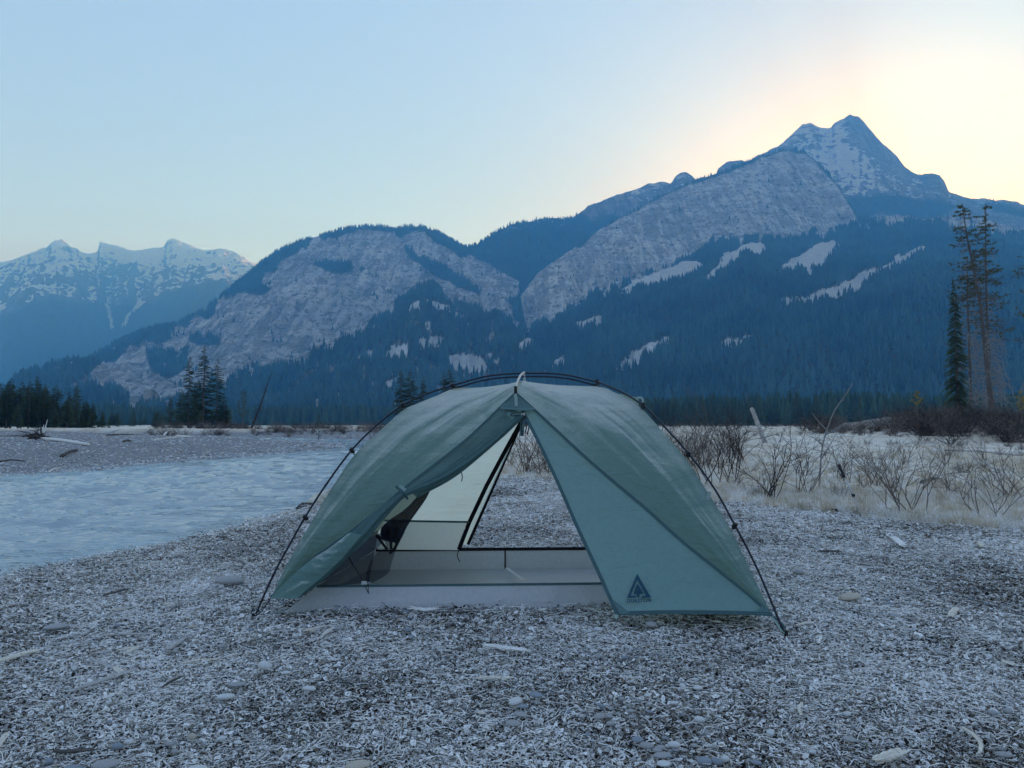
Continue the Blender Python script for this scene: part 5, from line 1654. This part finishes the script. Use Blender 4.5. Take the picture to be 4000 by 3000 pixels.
# the clump on the far bank
for x, y, d, k, w, lb in [
    (800, 1345, 96, SPRUCE, 1.2, 'tallest dark spruce of the riverside clump'), (742, 1388, 97, SPRUCE, .95, 'second tall spruce, left of the tallest in the clump'),
    (850, 1398, 98, SPRUCE, 1.0, 'tall spruce right of the tallest in the clump'), (668, 1542, 94, SPRUCE, 1.6, 'small narrow spruce at the left of the clump'),
    (712, 1520, 99, GROVE, 1.0, 'broad paler conifer behind the small spruce of the clump'), (775, 1480, 100, GROVE, .8, 'conifer filling the middle of the riverside clump'),
    (878, 1560, 97, GROVE, 1.2, 'low broad conifer at the right of the clump')]:
    stand(x, y, d, k, lb, 'riverside clump of conifers', wide=w)
for x, y, d, lb in [(900, 1602, 94, 'yellowish young pine at the right foot of the clump'), (782, 1606, 93, 'bushy young pine in front of the tallest spruce'), (950, 1524, 95, 'slim pine with a rounded crown standing alone by the river')]:
    stand(x, y, d, PINE, lb, None, 'young_pine', wide=1.0, nominal=8.0)
# five conifers showing above the tent
for x, y, lb in [(1568, 1443, 'leftmost conifer peeking over the tent pole'), (1604, 1450, 'middle conifer of the three over the left of the tent'), (1655, 1470, 'lower broad conifer right of the three over the tent'),
                 (1732, 1452, 'thin conifer of the pair nearest the ridge'), (1757, 1440, 'darker conifer of the pair nearest the ridge')]:
    stand(x, y, 92, SPRUCE, lb, 'conifers behind the tent', wide=1.5)
# front row of the far belt, right side
for i in range(70):
    x = random.uniform(2450, 4050)
    stand(x, random.uniform(1535, 1600), np.interp(x, [2450, 3200, 4050], [330, 310, 290]) + random.uniform(-12, 12), GROVE + SPRUCE, 'conifer in the front row of the far woods across the flats', 'front row of the far woods')
for i in range(26):
    x = random.uniform(430, 640)
    stand(x, random.uniform(1596, 1625), 200 + random.uniform(-10, 10), GROVE + SPRUCE, 'small conifer in the low row between the grove and the clump', 'low row of far conifers')

# leaning dead tree by the river
def leaning_snag():
    b = on_level(982, 1684, 0.0); b = at_depth(982, 1690, 92); b[2] = float(ground_z(b[0], b[1]))
    t = at_depth(1060, 1458, 92)
    root = empty('dead_tree', b); tag(root, 'thin dead tree leaning steeply to the right by the river', 'tree')
    m = MB(); m.tube([b, b * .6 + t * .4 + np.array((.1, 0, 0)), t], [0.14, 0.10, 0.02], 7); m.build('trunk', twig_dark, root, True)
    m = MB(); r = random.Random(4)
    for i in range(90):
        u = r.uniform(.15, .98); p = b * (1 - u) + t * u; a = r.uniform(0, 6.28); L = r.uniform(.4, 1.3) * (1.15 - u)
        e = p + np.array((L * math.cos(a), L * math.sin(a), -.25 * L + r.uniform(-.2, .3)))
        m.tube([p, e], [0.018, 0.006], 3, False)
    m.build('branches', twig_dark, root)
leaning_snag()

# ---------------------------------------------------------------- bare branching growth
def twiggy(seed, h, spread, n_stem=7, levels=3, r0=0.008, droop=0.0, upright=0.7, wig=0.25):
    r = random.Random(seed); m = MB()
    def grow(p, d, L, rad, lev):
        pts = [p]; q = p.copy(); dd = d.copy(); n = 4 if lev == 0 else 3
        for i in range(n):
            dd = dd + np.array((r.gauss(0, wig), r.gauss(0, wig), r.gauss(0, wig * .6) - droop)); dd /= np.linalg.norm(dd)
            q = q + dd * L / n; pts.append(q.copy())
        m.tube(pts, list(np.linspace(rad, rad * .45, len(pts))), 4 if lev == 0 else 3, False)
        if lev < levels - 1:
            for k in range(r.randint(2, 4)):
                i = r.randint(1, len(pts) - 1)
                nd = dd + np.array((r.gauss(0, .6), r.gauss(0, .6), r.gauss(.15, .4))); nd /= np.linalg.norm(nd)
                grow(pts[i], nd, L * r.uniform(.4, .65), rad * .55, lev + 1)
    for i in range(n_stem):
        a = r.uniform(0, 6.283); s = spread * r.random()
        d = np.array((s * math.cos(a), s * math.sin(a), upright)); d /= np.linalg.norm(d)
        grow(np.array((r.gauss(0, .06), r.gauss(0, .06), -.02)), d, h * r.uniform(.6, 1.05), r0 * r.uniform(.7, 1.1), 0)
    return m
SHRUBS = [twiggy(200 + i, 0.62, 0.65 + 0.12 * (i % 3), 7 + i % 4, 4, 0.0055, 0.0, 0.7, 0.17).mesh('shrub', twig_mat if i % 2 else twig_dark) for i in range(8)]
def shrub(px, py, hpx, label, group, z=-0.10, name='bare_shrub', meshes=None, wide=1.0):
    p = on_level(px, py, z); p[2] = float(ground_z(p[0], p[1]))
    o = bpy.data.objects.new(name, random.choice(meshes or SHRUBS))
    s = hpx * p[1] / F / 0.66
    o.scale = (s * wide, s * wide, s); o.location = p; o.rotation_euler = (0, 0, random.uniform(0, 6.28))
    link(o); tag(o, label, 'shrub', group); return o
for x, y, h, lb in [
    (3540, 2045, 330, 'dark many-stemmed bare shrub at the bank edge right of the trekking pole'), (3850, 2040, 250, 'spreading reddish bare shrub near the right edge'), (3010, 1960, 260, 'thin bare shrub between the leaning post and the tent'),
    (3130, 1930, 220, 'wiry shrub with arching twigs left of the trekking pole'), (2760, 1900, 250, 'upright brush close behind the right tent pole'), (2850, 1880, 230, 'second clump of upright brush behind the right tent pole'),
    (3730, 1930, 170, 'small bare shrub in the frosted grass at the right'), (3940, 1960, 230, 'bare shrub cut by the right edge'), (3420, 1900, 170, 'low dense bare shrub behind the trekking pole'),
    (3300, 1880, 160, 'low twiggy shrub left of the dense one behind the trekking pole'), (2080, 1855, 190, 'brush seen through the open tent beside the back door zip'), (2170, 1862, 170, 'brush seen through the open tent beside the front door edge')]:
    shrub(x, y, h, lb, 'bare shrubs beyond the bank')
for i in range(26):
    y = random.uniform(1790, 1960); x = random.uniform(2480, 4050)
    shrub(x, y, random.uniform(70, 150), 'low leafless bush scattered over the frosted grass beyond the bank', 'leafless bushes on the flats')
for i in range(26):
    shrub(random.uniform(1500, 2560), random.uniform(1800, 1868), random.uniform(90, 170), 'leafless bush of the thicket behind the tent', 'thicket behind the tent', -.1)
for i in range(16):
    shrub(random.uniform(2560, 2900), random.uniform(1770, 1850), random.uniform(120, 210), 'leafless bush of the thicket right of the tent pole', 'thicket right of the tent', -.1)
# the tall bare sapling
def sapling():
    base = on_level(3200, 1905, -0.1); base[2] = float(ground_z(base[0], base[1]))
    d = base[1]
    root = empty('bare_sapling', base); tag(root, 'tall forked bare sapling rising over the far woods', 'sapling')
    m = MB(); m.tube(catmull([base, at_depth(3210, 1760, d), at_depth(3230, 1680, d), at_depth(3262, 1600, d), at_depth(3305, 1540, d), at_depth(3330, 1497, d)], 14), list(np.linspace(.015, .006, 14)), 6); st_ = m.build('stem', dead_mat, root, True)
    for a, b, c in (((3230, 1680), (3200, 1650), (3170, 1612)), ((3222, 1700), (3280, 1670), (3310, 1640)), ((3262, 1600), (3282, 1570), (3300, 1560)), ((3205, 1800), (3240, 1740), (3270, 1690)), ((3215, 1740), (3180, 1710), (3150, 1700))):
        m = MB(); m.tube([at_depth(*a, d), at_depth(*b, d), at_depth(*c, d)], [.010, .007, .004], 4, False); m.build('branch', dead_mat, root)
sapling()

# ---------------------------------------------------------------- right: thin tall pines, spruce, bushes
def tuft_mesh(V, Fc, r, c, q, n=13):
    for j in range(n):
        d = np.array((r.gauss(0, 1), r.gauss(0, 1), r.gauss(.3, .8))); d /= np.linalg.norm(d)
        s = np.cross(d, (r.gauss(0, 1), r.gauss(0, 1), r.gauss(0, 1))); s /= np.linalg.norm(s) + 1e-9
        b = len(V); V += [tuple(c - s * q * .13), tuple(c + s * q * .13), tuple(c + d * q * r.uniform(.7, 1.2))]; Fc.append((b, b + 1, b + 2))
def ragged_pine(pix, d, label, seed, live_top=0.45, n_br=70, span=2.6, tufts=1.0, base_r=0.16):
    """a tall thin pine: dead curved boughs below, sparse tufts above"""
    r = random.Random(seed)
    P = [at_depth(x, y, d) for x, y in pix]
    P[0][2] = float(ground_z(P[0][0], P[0][1])) - 0.1
    C = catmull(P, 24)
    root = empty('tall_pine', C[0]); tag(root, label, 'tree', 'tall pines at the right')
    m = MB(); m.tube(C, list(np.linspace(base_r, .03, 24)), 9); m.build('trunk', bark_mat, root, True)
    dead = MB(); live = MB(); V = []; Fc = []
    for i in range(n_br):
        u = r.uniform(.12, .99); k = u * 23; a = int(k); p = C[a] * (1 - (k - a)) + C[min(a + 1, 23)] * (k - a)
        az = r.uniform(0, 6.283); alive = u > live_top and r.random() < .8
        L = span * (1 - u) ** .55 * r.uniform(.5, 1.1) * (1 if alive else .75) + .25
        dh = np.array((math.cos(az), math.sin(az), 0))
        if alive:
            pts = [p, p + dh * L * .4 + np.array((0, 0, .03 * L)), p + dh * L * .8 + np.array((0, 0, -.02 * L)), p + dh * L + np.array((0, 0, .10 * L))]
        else:
            pts = [p, p + dh * L * .35 + np.array((0, 0, .12 * L)), p + dh * L * .7 + np.array((0, 0, -.12 * L)), p + dh * L * .8 + np.array((0, 0, -.6 * L))]
        Q = catmull(pts, 8)
        (live if alive else dead).tube(Q, list(np.linspace(.032, .010, 8)), 4, False)
        for j in range(9):
            q = Q[r.randint(2, 7)]; e = q + np.array((r.gauss(0, .25), r.gauss(0, .25), r.gauss(-.05, .15))) * L * .45
            (live if alive else dead).tube([q, e], [.013, .007], 3, False)
            if alive and r.random() < .62 * tufts * (0.4 + u): tuft_mesh(V, Fc, r, e, .17, 12)
        if alive and r.random() < .8 * tufts: tuft_mesh(V, Fc, r, Q[-1], .20, 14)
    dead.build('dead_branches', dead_mat, root); live.build('boughs', bark_mat, root)
    obj('crown', mesh_from('crown', V, Fc, needle_pine), root)
    return root
ragged_pine([(3886, 1700), (3853, 1415), (3828, 1181), (3783, 953), (3758, 795)], 60, 'tall ragged pine leaning left over the bushes at the right', 5, .42, 190, 3.0, .75, .22)
ragged_pine([(3868, 1690), (3862, 1400), (3852, 1100), (3850, 795)], 63, 'straight thin pine with a bare spike top at the right', 9, .45, 180, 2.4, .6, .16)
ragged_pine([(3793, 1690), (3788, 1400), (3780, 1180), (3778, 1000)], 62, 'shorter dead-limbed pine between the spruce and the tall pines', 12, .7, 150, 2.0, .5, .15)
ragged_pine([(4140, 1740), (4130, 1300), (4120, 900), (4115, 640)], 46, 'pine outside the right edge reaching olive boughs into view', 17, .3, 150, 3.6, 1.0, .2)
def side_spruce():
    p = at_depth(3727, 1088, 57); bz = float(ground_z(p[0], p[1])); h = p[2] - bz
    place_tree('spruce_tree', spruce(33, h, 1.15, .10, .5, 1.5, .05, -.1), (p[0], p[1], bz), 'dense narrow dark spruce beside the tall pines', None, DK, 0.0)
side_spruce()
for x, y, d, lb in [(3581, 1530, 44, 'small yellow-tufted pine left of the dense spruce'), (3990, 1530, 40, 'yellow-tufted young pine at the right edge')]:
    p = at_depth(x, y, d); bz = float(ground_z(p[0], p[1])); h = p[2] - bz
    place_tree('young_pine', round_pine(int(x), h, .60, .66, 13), (p[0], p[1], bz), lb, None, (bark_mat, needle_yellow))
small_tree = stand(1246, 1622, 58, PINE, 'small crooked conifer on the far cutbank left of the tent', None, 'young_pine', nominal=8.0)

# brush masses nobody could count
BUSH = [twiggy(400 + i, 0.8, 1.1, 16, 3, 0.012, 0.0, .55, .35).mesh('brush', m_) for i, m_ in enumerate((twig_mat, twig_dark, twig_mat, twig_dark))]
brush_col = proto_collection('brush_kinds', BUSH)
def brush(name, X, Y, s0, s1, label):
    n = len(X); z = ground_z(X, Y) - .03
    S = rng.uniform(s0, s1, n)
    scatter(name, np.column_stack([X, Y, z]), np.column_stack([0 * X, 0 * X, rng.rand(n) * 6.28]), np.column_stack([S, S, S * rng.uniform(.7, 1.1, n)]), rng.randint(0, 4, n), brush_col, label)
n = 420
X = rng.normal(33.5, 6.0, n); Y = rng.uniform(38, 58, n); k = (X > 22) & (X < 48) & ~((np.abs(X - 29) < 3) & (Y > 53))
brush('bush_thicket', X[k], Y[k], .9, 1.9, 'dark reddish thicket of bushes under the right pines')
# brush line at the foot of the far woods and on the far cutbank
X = np.concatenate([rng.uniform(-34, -4, 260), rng.uniform(-4, 130, 700), rng.uniform(-22, -17, 60) * 2]); Y = np.concatenate([rng.uniform(64, 90, 260), rng.uniform(120, 290, 700), rng.uniform(84, 96, 60)])
k = poly_dist(X, Y, RIVER) < -0.8
brush('far_brush', X[k], Y[k], .5, 1.3, 'thin brown brush across the flats and along the far bank')
X = rng.uniform(3, 42, 170); Y = rng.uniform(14, 60, 170)
brush('flat_brush', X, Y, .18, .5, 'low brown brush dotted over the frosted flats')

# dry grass past the bank
def grass_tuft(seed, mat, h=0.22, n=46):
    r = random.Random(seed); V = []; Fc = []
    for i in range(n):
        a = r.uniform(0, 6.283); x = r.gauss(0, .05); y = r.gauss(0, .05); L = h * r.uniform(.4, 1.1); ln = L * r.uniform(.1, .8)
        w = .0022; s = (math.cos(a + 1.57) * w, math.sin(a + 1.57) * w)
        b = len(V)
        V += [(x - s[0], y - s[1], -.01), (x + s[0], y + s[1], -.01), (x + ln * .4 * math.cos(a) + s[0] * .7, y + ln * .4 * math.sin(a) + s[1] * .7, L * .65), (x + ln * .4 * math.cos(a) - s[0] * .7, y + ln * .4 * math.sin(a) - s[1] * .7, L * .65), (x + ln * math.cos(a), y + ln * math.sin(a), L * .85)]
        Fc += [(b, b + 1, b + 2, b + 3), (b + 3, b + 2, b + 4)]
    return mesh_from('grass_tuft', V, Fc, mat)
straw = foliage_material('dry_grass', (0.46, 0.38, 0.26), (0.80, 0.71, 0.56), 2.0)
rime_grass = foliage_material('frosted_grass', (0.75, 0.72, 0.66), (0.95, 0.93, 0.88), 2.0)
grass_col = proto_collection('grass_kinds', [grass_tuft(i, straw if i < 3 else rime_grass) for i in range(5)])
def grass(n, d0, d1, s0, s1):
    d = np.sqrt(rng.uniform(d0 ** 2, d1 ** 2, n)); a = rng.uniform(-.15, .80, n)
    x = d * np.sin(a); y = d * np.cos(a)
    lit = poly_dist(x, y, LITTER); k = (lit < 0.1) & (poly_dist(x, y, RIVER) < -.4) & (rng.rand(n) < .35 + .65 * (fbm(x / 1.5, y / 1.5, 3, 2) > -.1))
    S = rng.uniform(s0, s1, k.sum())
    return x[k], y[k], S
xs_, ys_, ss_ = [np.concatenate(q) for q in zip(grass(8000, 5.5, 12, .35, .85), grass(3600, 12, 26, .4, .9))]
n = len(xs_)
scatter('dry_grass', np.column_stack([xs_, ys_, ground_z(xs_, ys_)]), np.column_stack([rng.normal(0, .15, n), rng.normal(0, .15, n), rng.rand(n) * 6.28]), np.column_stack([ss_, ss_, ss_ * rng.uniform(.6, 1.1, n)]),
        np.where(rng.rand(n) < .62, rng.randint(0, 3, n), rng.randint(3, 5, n)), grass_col, 'dry straw coloured grass with frost beyond the leafy bank')

# ---------------------------------------------------------------- the gravel bar across the water
grav_col = proto_collection('gravel_kinds', [stone_mesh(900 + i, k, 1) for i, k in enumerate(('grey', 'grey', 'blue', 'pale', 'grey'))])
def gravel():
    n = 110000
    y = 14.0 * (78 / 14.0) ** (rng.rand(n) ** 1.25); x = -8.0 - rng.rand(n) * (0.74 * y + 2)
    s = poly_dist(x, y, RIVER)
    k = (s < 0.25) & (x > -0.76 * y - 3)
    # cobbles gather along the water's edge
    k &= rng.rand(n) < np.clip(0.25 + np.exp(-np.abs(s) / 1.2), 0, 1)
    x, y, s = x[k], y[k], s[k]
    m = len(x)
    S = (0.012 + 0.024 * rng.rand(m) ** 2 + 0.024 * np.exp(-np.abs(s) / .8) * rng.rand(m)) * np.clip(y / 18, 1, 2.0)
    z = ground_z(x, y)
    scatter('gravel_cobbles', np.column_stack([x, y, z + S * .15]), np.column_stack([rng.normal(0, .3, m), rng.normal(0, .3, m), rng.rand(m) * 6.28]),
            np.column_stack([S * 1.2, S * .9, S * .55]), rng.randint(0, 5, m), grav_col, 'grey cobbles and gravel of the bar across the river')
gravel()

def litter_pebbles():
    n = 5200
    d = np.sqrt(rng.uniform(1.3 ** 2, 7.5 ** 2, n)); a = rng.uniform(-.75, .75, n)
    x = d * np.sin(a); y = d * np.cos(a)
    k = (poly_dist(x, y, LITTER) > .1) & ~in_poly(x, y, TENT_FLOOR) & (rng.rand(n) < .15 + .85 * (fbm(x / .7, y / .7, 3, 33) > .08))
    x, y = x[k], y[k]; m = len(x)
    S = .004 + .009 * rng.rand(m) ** 2.2
    scatter('litter_pebbles', np.column_stack([x, y, ground_z(x, y) + .014 + .2 * S]), np.column_stack([rng.normal(0, .3, m), rng.normal(0, .3, m), rng.rand(m) * 6.28]), np.column_stack([S * 1.3, S, S * .75]), rng.randint(0, 5, m), grav_col, 'tiny rounded pebbles peppering the leaf litter')
litter_pebbles()

def log(px0, py0, px1, py1, wpx, kind, label, z=-0.1, name='driftwood_log', up0=0.0, up1=0.0):
    a = on_level(px0, py0, z); b = on_level(px1, py1, z)
    for q in (a, b): q[2] = float(ground_z(q[0], q[1]))
    w = wpx * a[1] / F
    a[2] += w * .4 + up0 * a[1] / F; b[2] += w * .4 + up1 * b[1] / F
    root = empty(name, a); tag(root, label, 'driftwood')
    m = MB(); c = (a + b) / 2 + np.array((0, 0, .04)); m.tube(catmull([a, c, b], 9), list(np.linspace(w / 2, w / 3.2, 9)), 8); m.build('trunk', WOOD[kind], root, True)
    return root, a, w
# the root wad with its log
root, a, w = log(165, 1728, 345, 1762, 13, 'white', 'white log with upturned root wad on the gravel bar')
m = MB(); r = random.Random(3)
for i in range(46):
    an = r.uniform(0, 6.28); L = r.uniform(.3, 1.0)
    e = a + np.array((r.gauss(-.5, .7), r.gauss(0, .3), abs(r.gauss(.25, .3)))) * L * 1.3
    m.tube([a + np.array((r.gauss(-.3, .25), r.gauss(0, .1), r.uniform(-.05, .2))), (a + e) / 2 + np.array((0, 0, r.uniform(0, .25))), e], [.045, .03, .010], 5, False)
m.build('root_wad', WOOD['dark'], root)
m = MB()
for i in range(6):
    m.tube([a, a + np.array((r.gauss(.1, .2), r.gauss(0, .1), r.uniform(.5, 1.1)))], [.045, .012], 5, False)
m.build('roots', WOOD['white'], root)
for args in [(0, 1798, 100, 1794, 7, 'dark', 'dark half-buried log at the left end of the gravel bar'), (190, 1815, 235, 1805, 6, 'white', 'thin white branch on the near gravel bar'), (240, 1784, 300, 1772, 14, 'dark', 'dark clump of drift on the middle of the gravel bar'),
             (130, 1716, 200, 1745, 6, 'grey', 'grey branch propped on the root wad log'), (420, 1712, 540, 1700, 8, 'dark', 'dark drift pile at the back of the gravel bar'), (480, 1750, 510, 1746, 9, 'dark', 'small drift heap right of the middle of the bar'),
             (600, 1732, 760, 1718, 5, 'white', 'long white branch at the back of the bar'), (640, 1707, 668, 1690, 8, 'white', 'white upright stub in front of the riverside clump'), (690, 1705, 770, 1700, 9, 'white', 'tangle of white roots in front of the riverside clump'),
             (800, 1700, 818, 1668, 6, 'grey', 'grey forked stump sticking up right of the clump'), (1180, 1736, 1200, 1728, 9, 'grey', 'grey drift knot near the tip of the gravel bar'), (330, 1752, 430, 1740, 5, 'grey', 'thin grey pole lying across the bar'),
             (880, 1728, 960, 1724, 4, 'grey', 'thin grey branch near the tip of the bar'), (560, 1700, 640, 1698, 6, 'grey', 'grey log by the back channel of the bar')]:
    log(*args)

# stump on the shore behind the left pole
def shore_stump():
    p = on_level(1240, 2024, -0.15); p[2] = float(ground_z(p[0], p[1]))
    root = empty('driftwood_stump', p); tag(root, 'pale broken driftwood stump at the water edge behind the left pole', 'stump')
    me = stick_mesh(.22, .15, .15, 77, .05, .4, True); me.materials.append(WOOD['pale'])
    o = bpy.data.objects.new('stump_body', me); link(o, root); o.rotation_euler = (.3, -.65, .5); o.location = (0, 0, .07)
    m = MB(); m.tube([(-.05, -.08, .02), (-.12, -.16, .05), (-.2, -.2, .0)], [.05, .03, .01], 6); m.tube([(.05, -.06, .02), (.1, -.16, 0)], [.04, .012], 6)
    e = m.mesh('root', WOOD['dark']); e2 = bpy.data.objects.new('root', e); link(e2, root)
shore_stump()
# stump and logs on the right flats
def snag_post():
    b = on_level(2990, 1742, -0.1); b[2] = float(ground_z(b[0], b[1])); d = b[1]
    t = at_depth(2937, 1596, d)
    root = empty('leaning_post', b); tag(root, 'grey weathered leaning post standing in the brush', 'post')
    C = [b, b * .5 + t * .5, t]
    m = MB(); m.tube(catmull(C, 8), [.20, .19, .18, .175, .17, .165, .16, .155], 7, flat=.55); m.build('post_body', WOOD['grey'], root)
    m = MB(); m.tube([t + np.array((-.06, -.02, -.02)), t + np.array((.02, -.02, .05))], [.10, .05], 6, flat=.5); m.build('broken_top', WOOD['grey'], root)
snag_post()
r_, a_, w_ = log(3655, 1775, 3600, 1752, 18, 'pale', 'pale broken stump in front of the dark thicket', -.1, 'driftwood_stump', up0=0, up1=10)
log(3690, 1762, 3990, 1778, 7, 'grey', 'long grey log lying along the foot of the thicket')
log(3600, 1890, 3690, 1882, 16, 'dark', 'dark log lying in the frosted grass at the right')
def root_knot():
    p = on_level(3085, 1990, -.08); p[2] = float(ground_z(p[0], p[1]))
    root = empty('driftwood_root', p); tag(root, 'tangled pale root knot at the bank edge left of the trekking poles', 'driftwood')
    r = random.Random(8); m = MB()
    for i in range(14):
        e = np.array((r.gauss(.05, .10), r.gauss(0, .06), r.uniform(.02, .14)))
        m.tube([p + np.array((r.gauss(0, .03), 0, .01)), p + e * .6, p + e * 1.1], [.012, .009, .003], 5, False)
    m.build('pale_roots', WOOD['pale'], root)
    m = MB()
    for i in range(16):
        e = np.array((r.gauss(.12, .10), r.gauss(0, .06), r.uniform(0, .09)))
        m.tube([p + np.array((r.gauss(.06, .05), .02, .0)), p + e * .6, p + e], [.014, .009, .004], 5, False)
    m.build('dark_roots', WOOD['dark'], root)
root_knot()

# ---------------------------------------------------------------- trekking poles
def trekking_pole(tip, top, label, lying=False):
    tip = np.asarray(tip); top = np.asarray(top); d = top - tip; L = np.linalg.norm(d); d /= L
    root = empty('trekking_pole', tip); tag(root, label, 'trekking pole', 'trekking poles')
    m = MB(); m.tube([tip, tip + d * L * .42], [.004, .0065], 8); m.build('lower_shaft', plain('shaft_grey', (.38, .40, .41), .35, .5, Metallic=.5), root, True)
    m = MB(); m.tube([tip + d * L * .40, tip + d * L * .76], [.008, .0085], 8); m.build('upper_shaft', plain('shaft_silver', (.50, .50, .48), .35, .5, Metallic=.5), root, True)
    m = MB(); m.tube([tip + d * L * .385, tip + d * L * .43], [.013, .012], 8); m.box(tip + d * L * .41 + np.array((.010, -.004, 0)), (.014, .012, .026)); m.build('flick_lock', clip_mat, root)
    m = MB(); m.tube([tip + d * L * x for x in (.75, .80, .86, .92, .955, .985, 1.0)], [.013, .015, .0145, .015, .017, .022, .014], 10); g = m.build('grip', clip_mat, root, True)
    m = MB(); s = np.cross(d, (0, 1.0, 0)); s /= np.linalg.norm(s)
    m.tube(catmull([top - d * .03, top - d * .06 + s * .03, top - d * .16 + s * .025, top - d * .10 + s * .005], 12), .004, 5); m.build('wrist_strap', black_tape, g)
tp_tip = on_level(3372, 2018, -.02); tp_tip[2] = float(ground_z(tp_tip[0], tp_tip[1])) - .02
trekking_pole(tp_tip, at_depth(3276, 1815, tp_tip[1] + .35), 'trekking pole planted upright at the bank edge, leaning left')
q0 = on_level(3420, 2022, 0); q1 = on_level(3225, 1998, 0)
for q in (q0, q1): q[2] = float(ground_z(q[0], q[1])) + .035
q0[2] += .005
trekking_pole(q0, q1, 'trekking pole lying on the frosted bank with its black grip to the left')
# ================================================================ the air
def make_haze():
    mb = MB()
    top = max(float(L.G[..., 2].max()) for L in (PEAK, RANGE, SLAB, DOME)) + 40
    mb.box((0, 5000, (top - 14) / 2), (19200, 10800, top + 14))
    m = NT('haze_air')
    v = m.n('VolumePrincipled')
    v.inputs['Color'].default_value = (0.13, 0.50, 1.0, 1)
    v.inputs['Density'].default_value = 2.3e-4
    v.inputs['Absorption Color'].default_value = (1, 1, 1, 1)
    v.inputs['Anisotropy'].default_value = 0.25
    m.l(v.outputs[0], m.out.inputs['Volume'])
    o = mb.build('haze', m.m)
    tag(o, 'thin blue morning haze filling the valley', None, None, 'stuff')
make_haze()
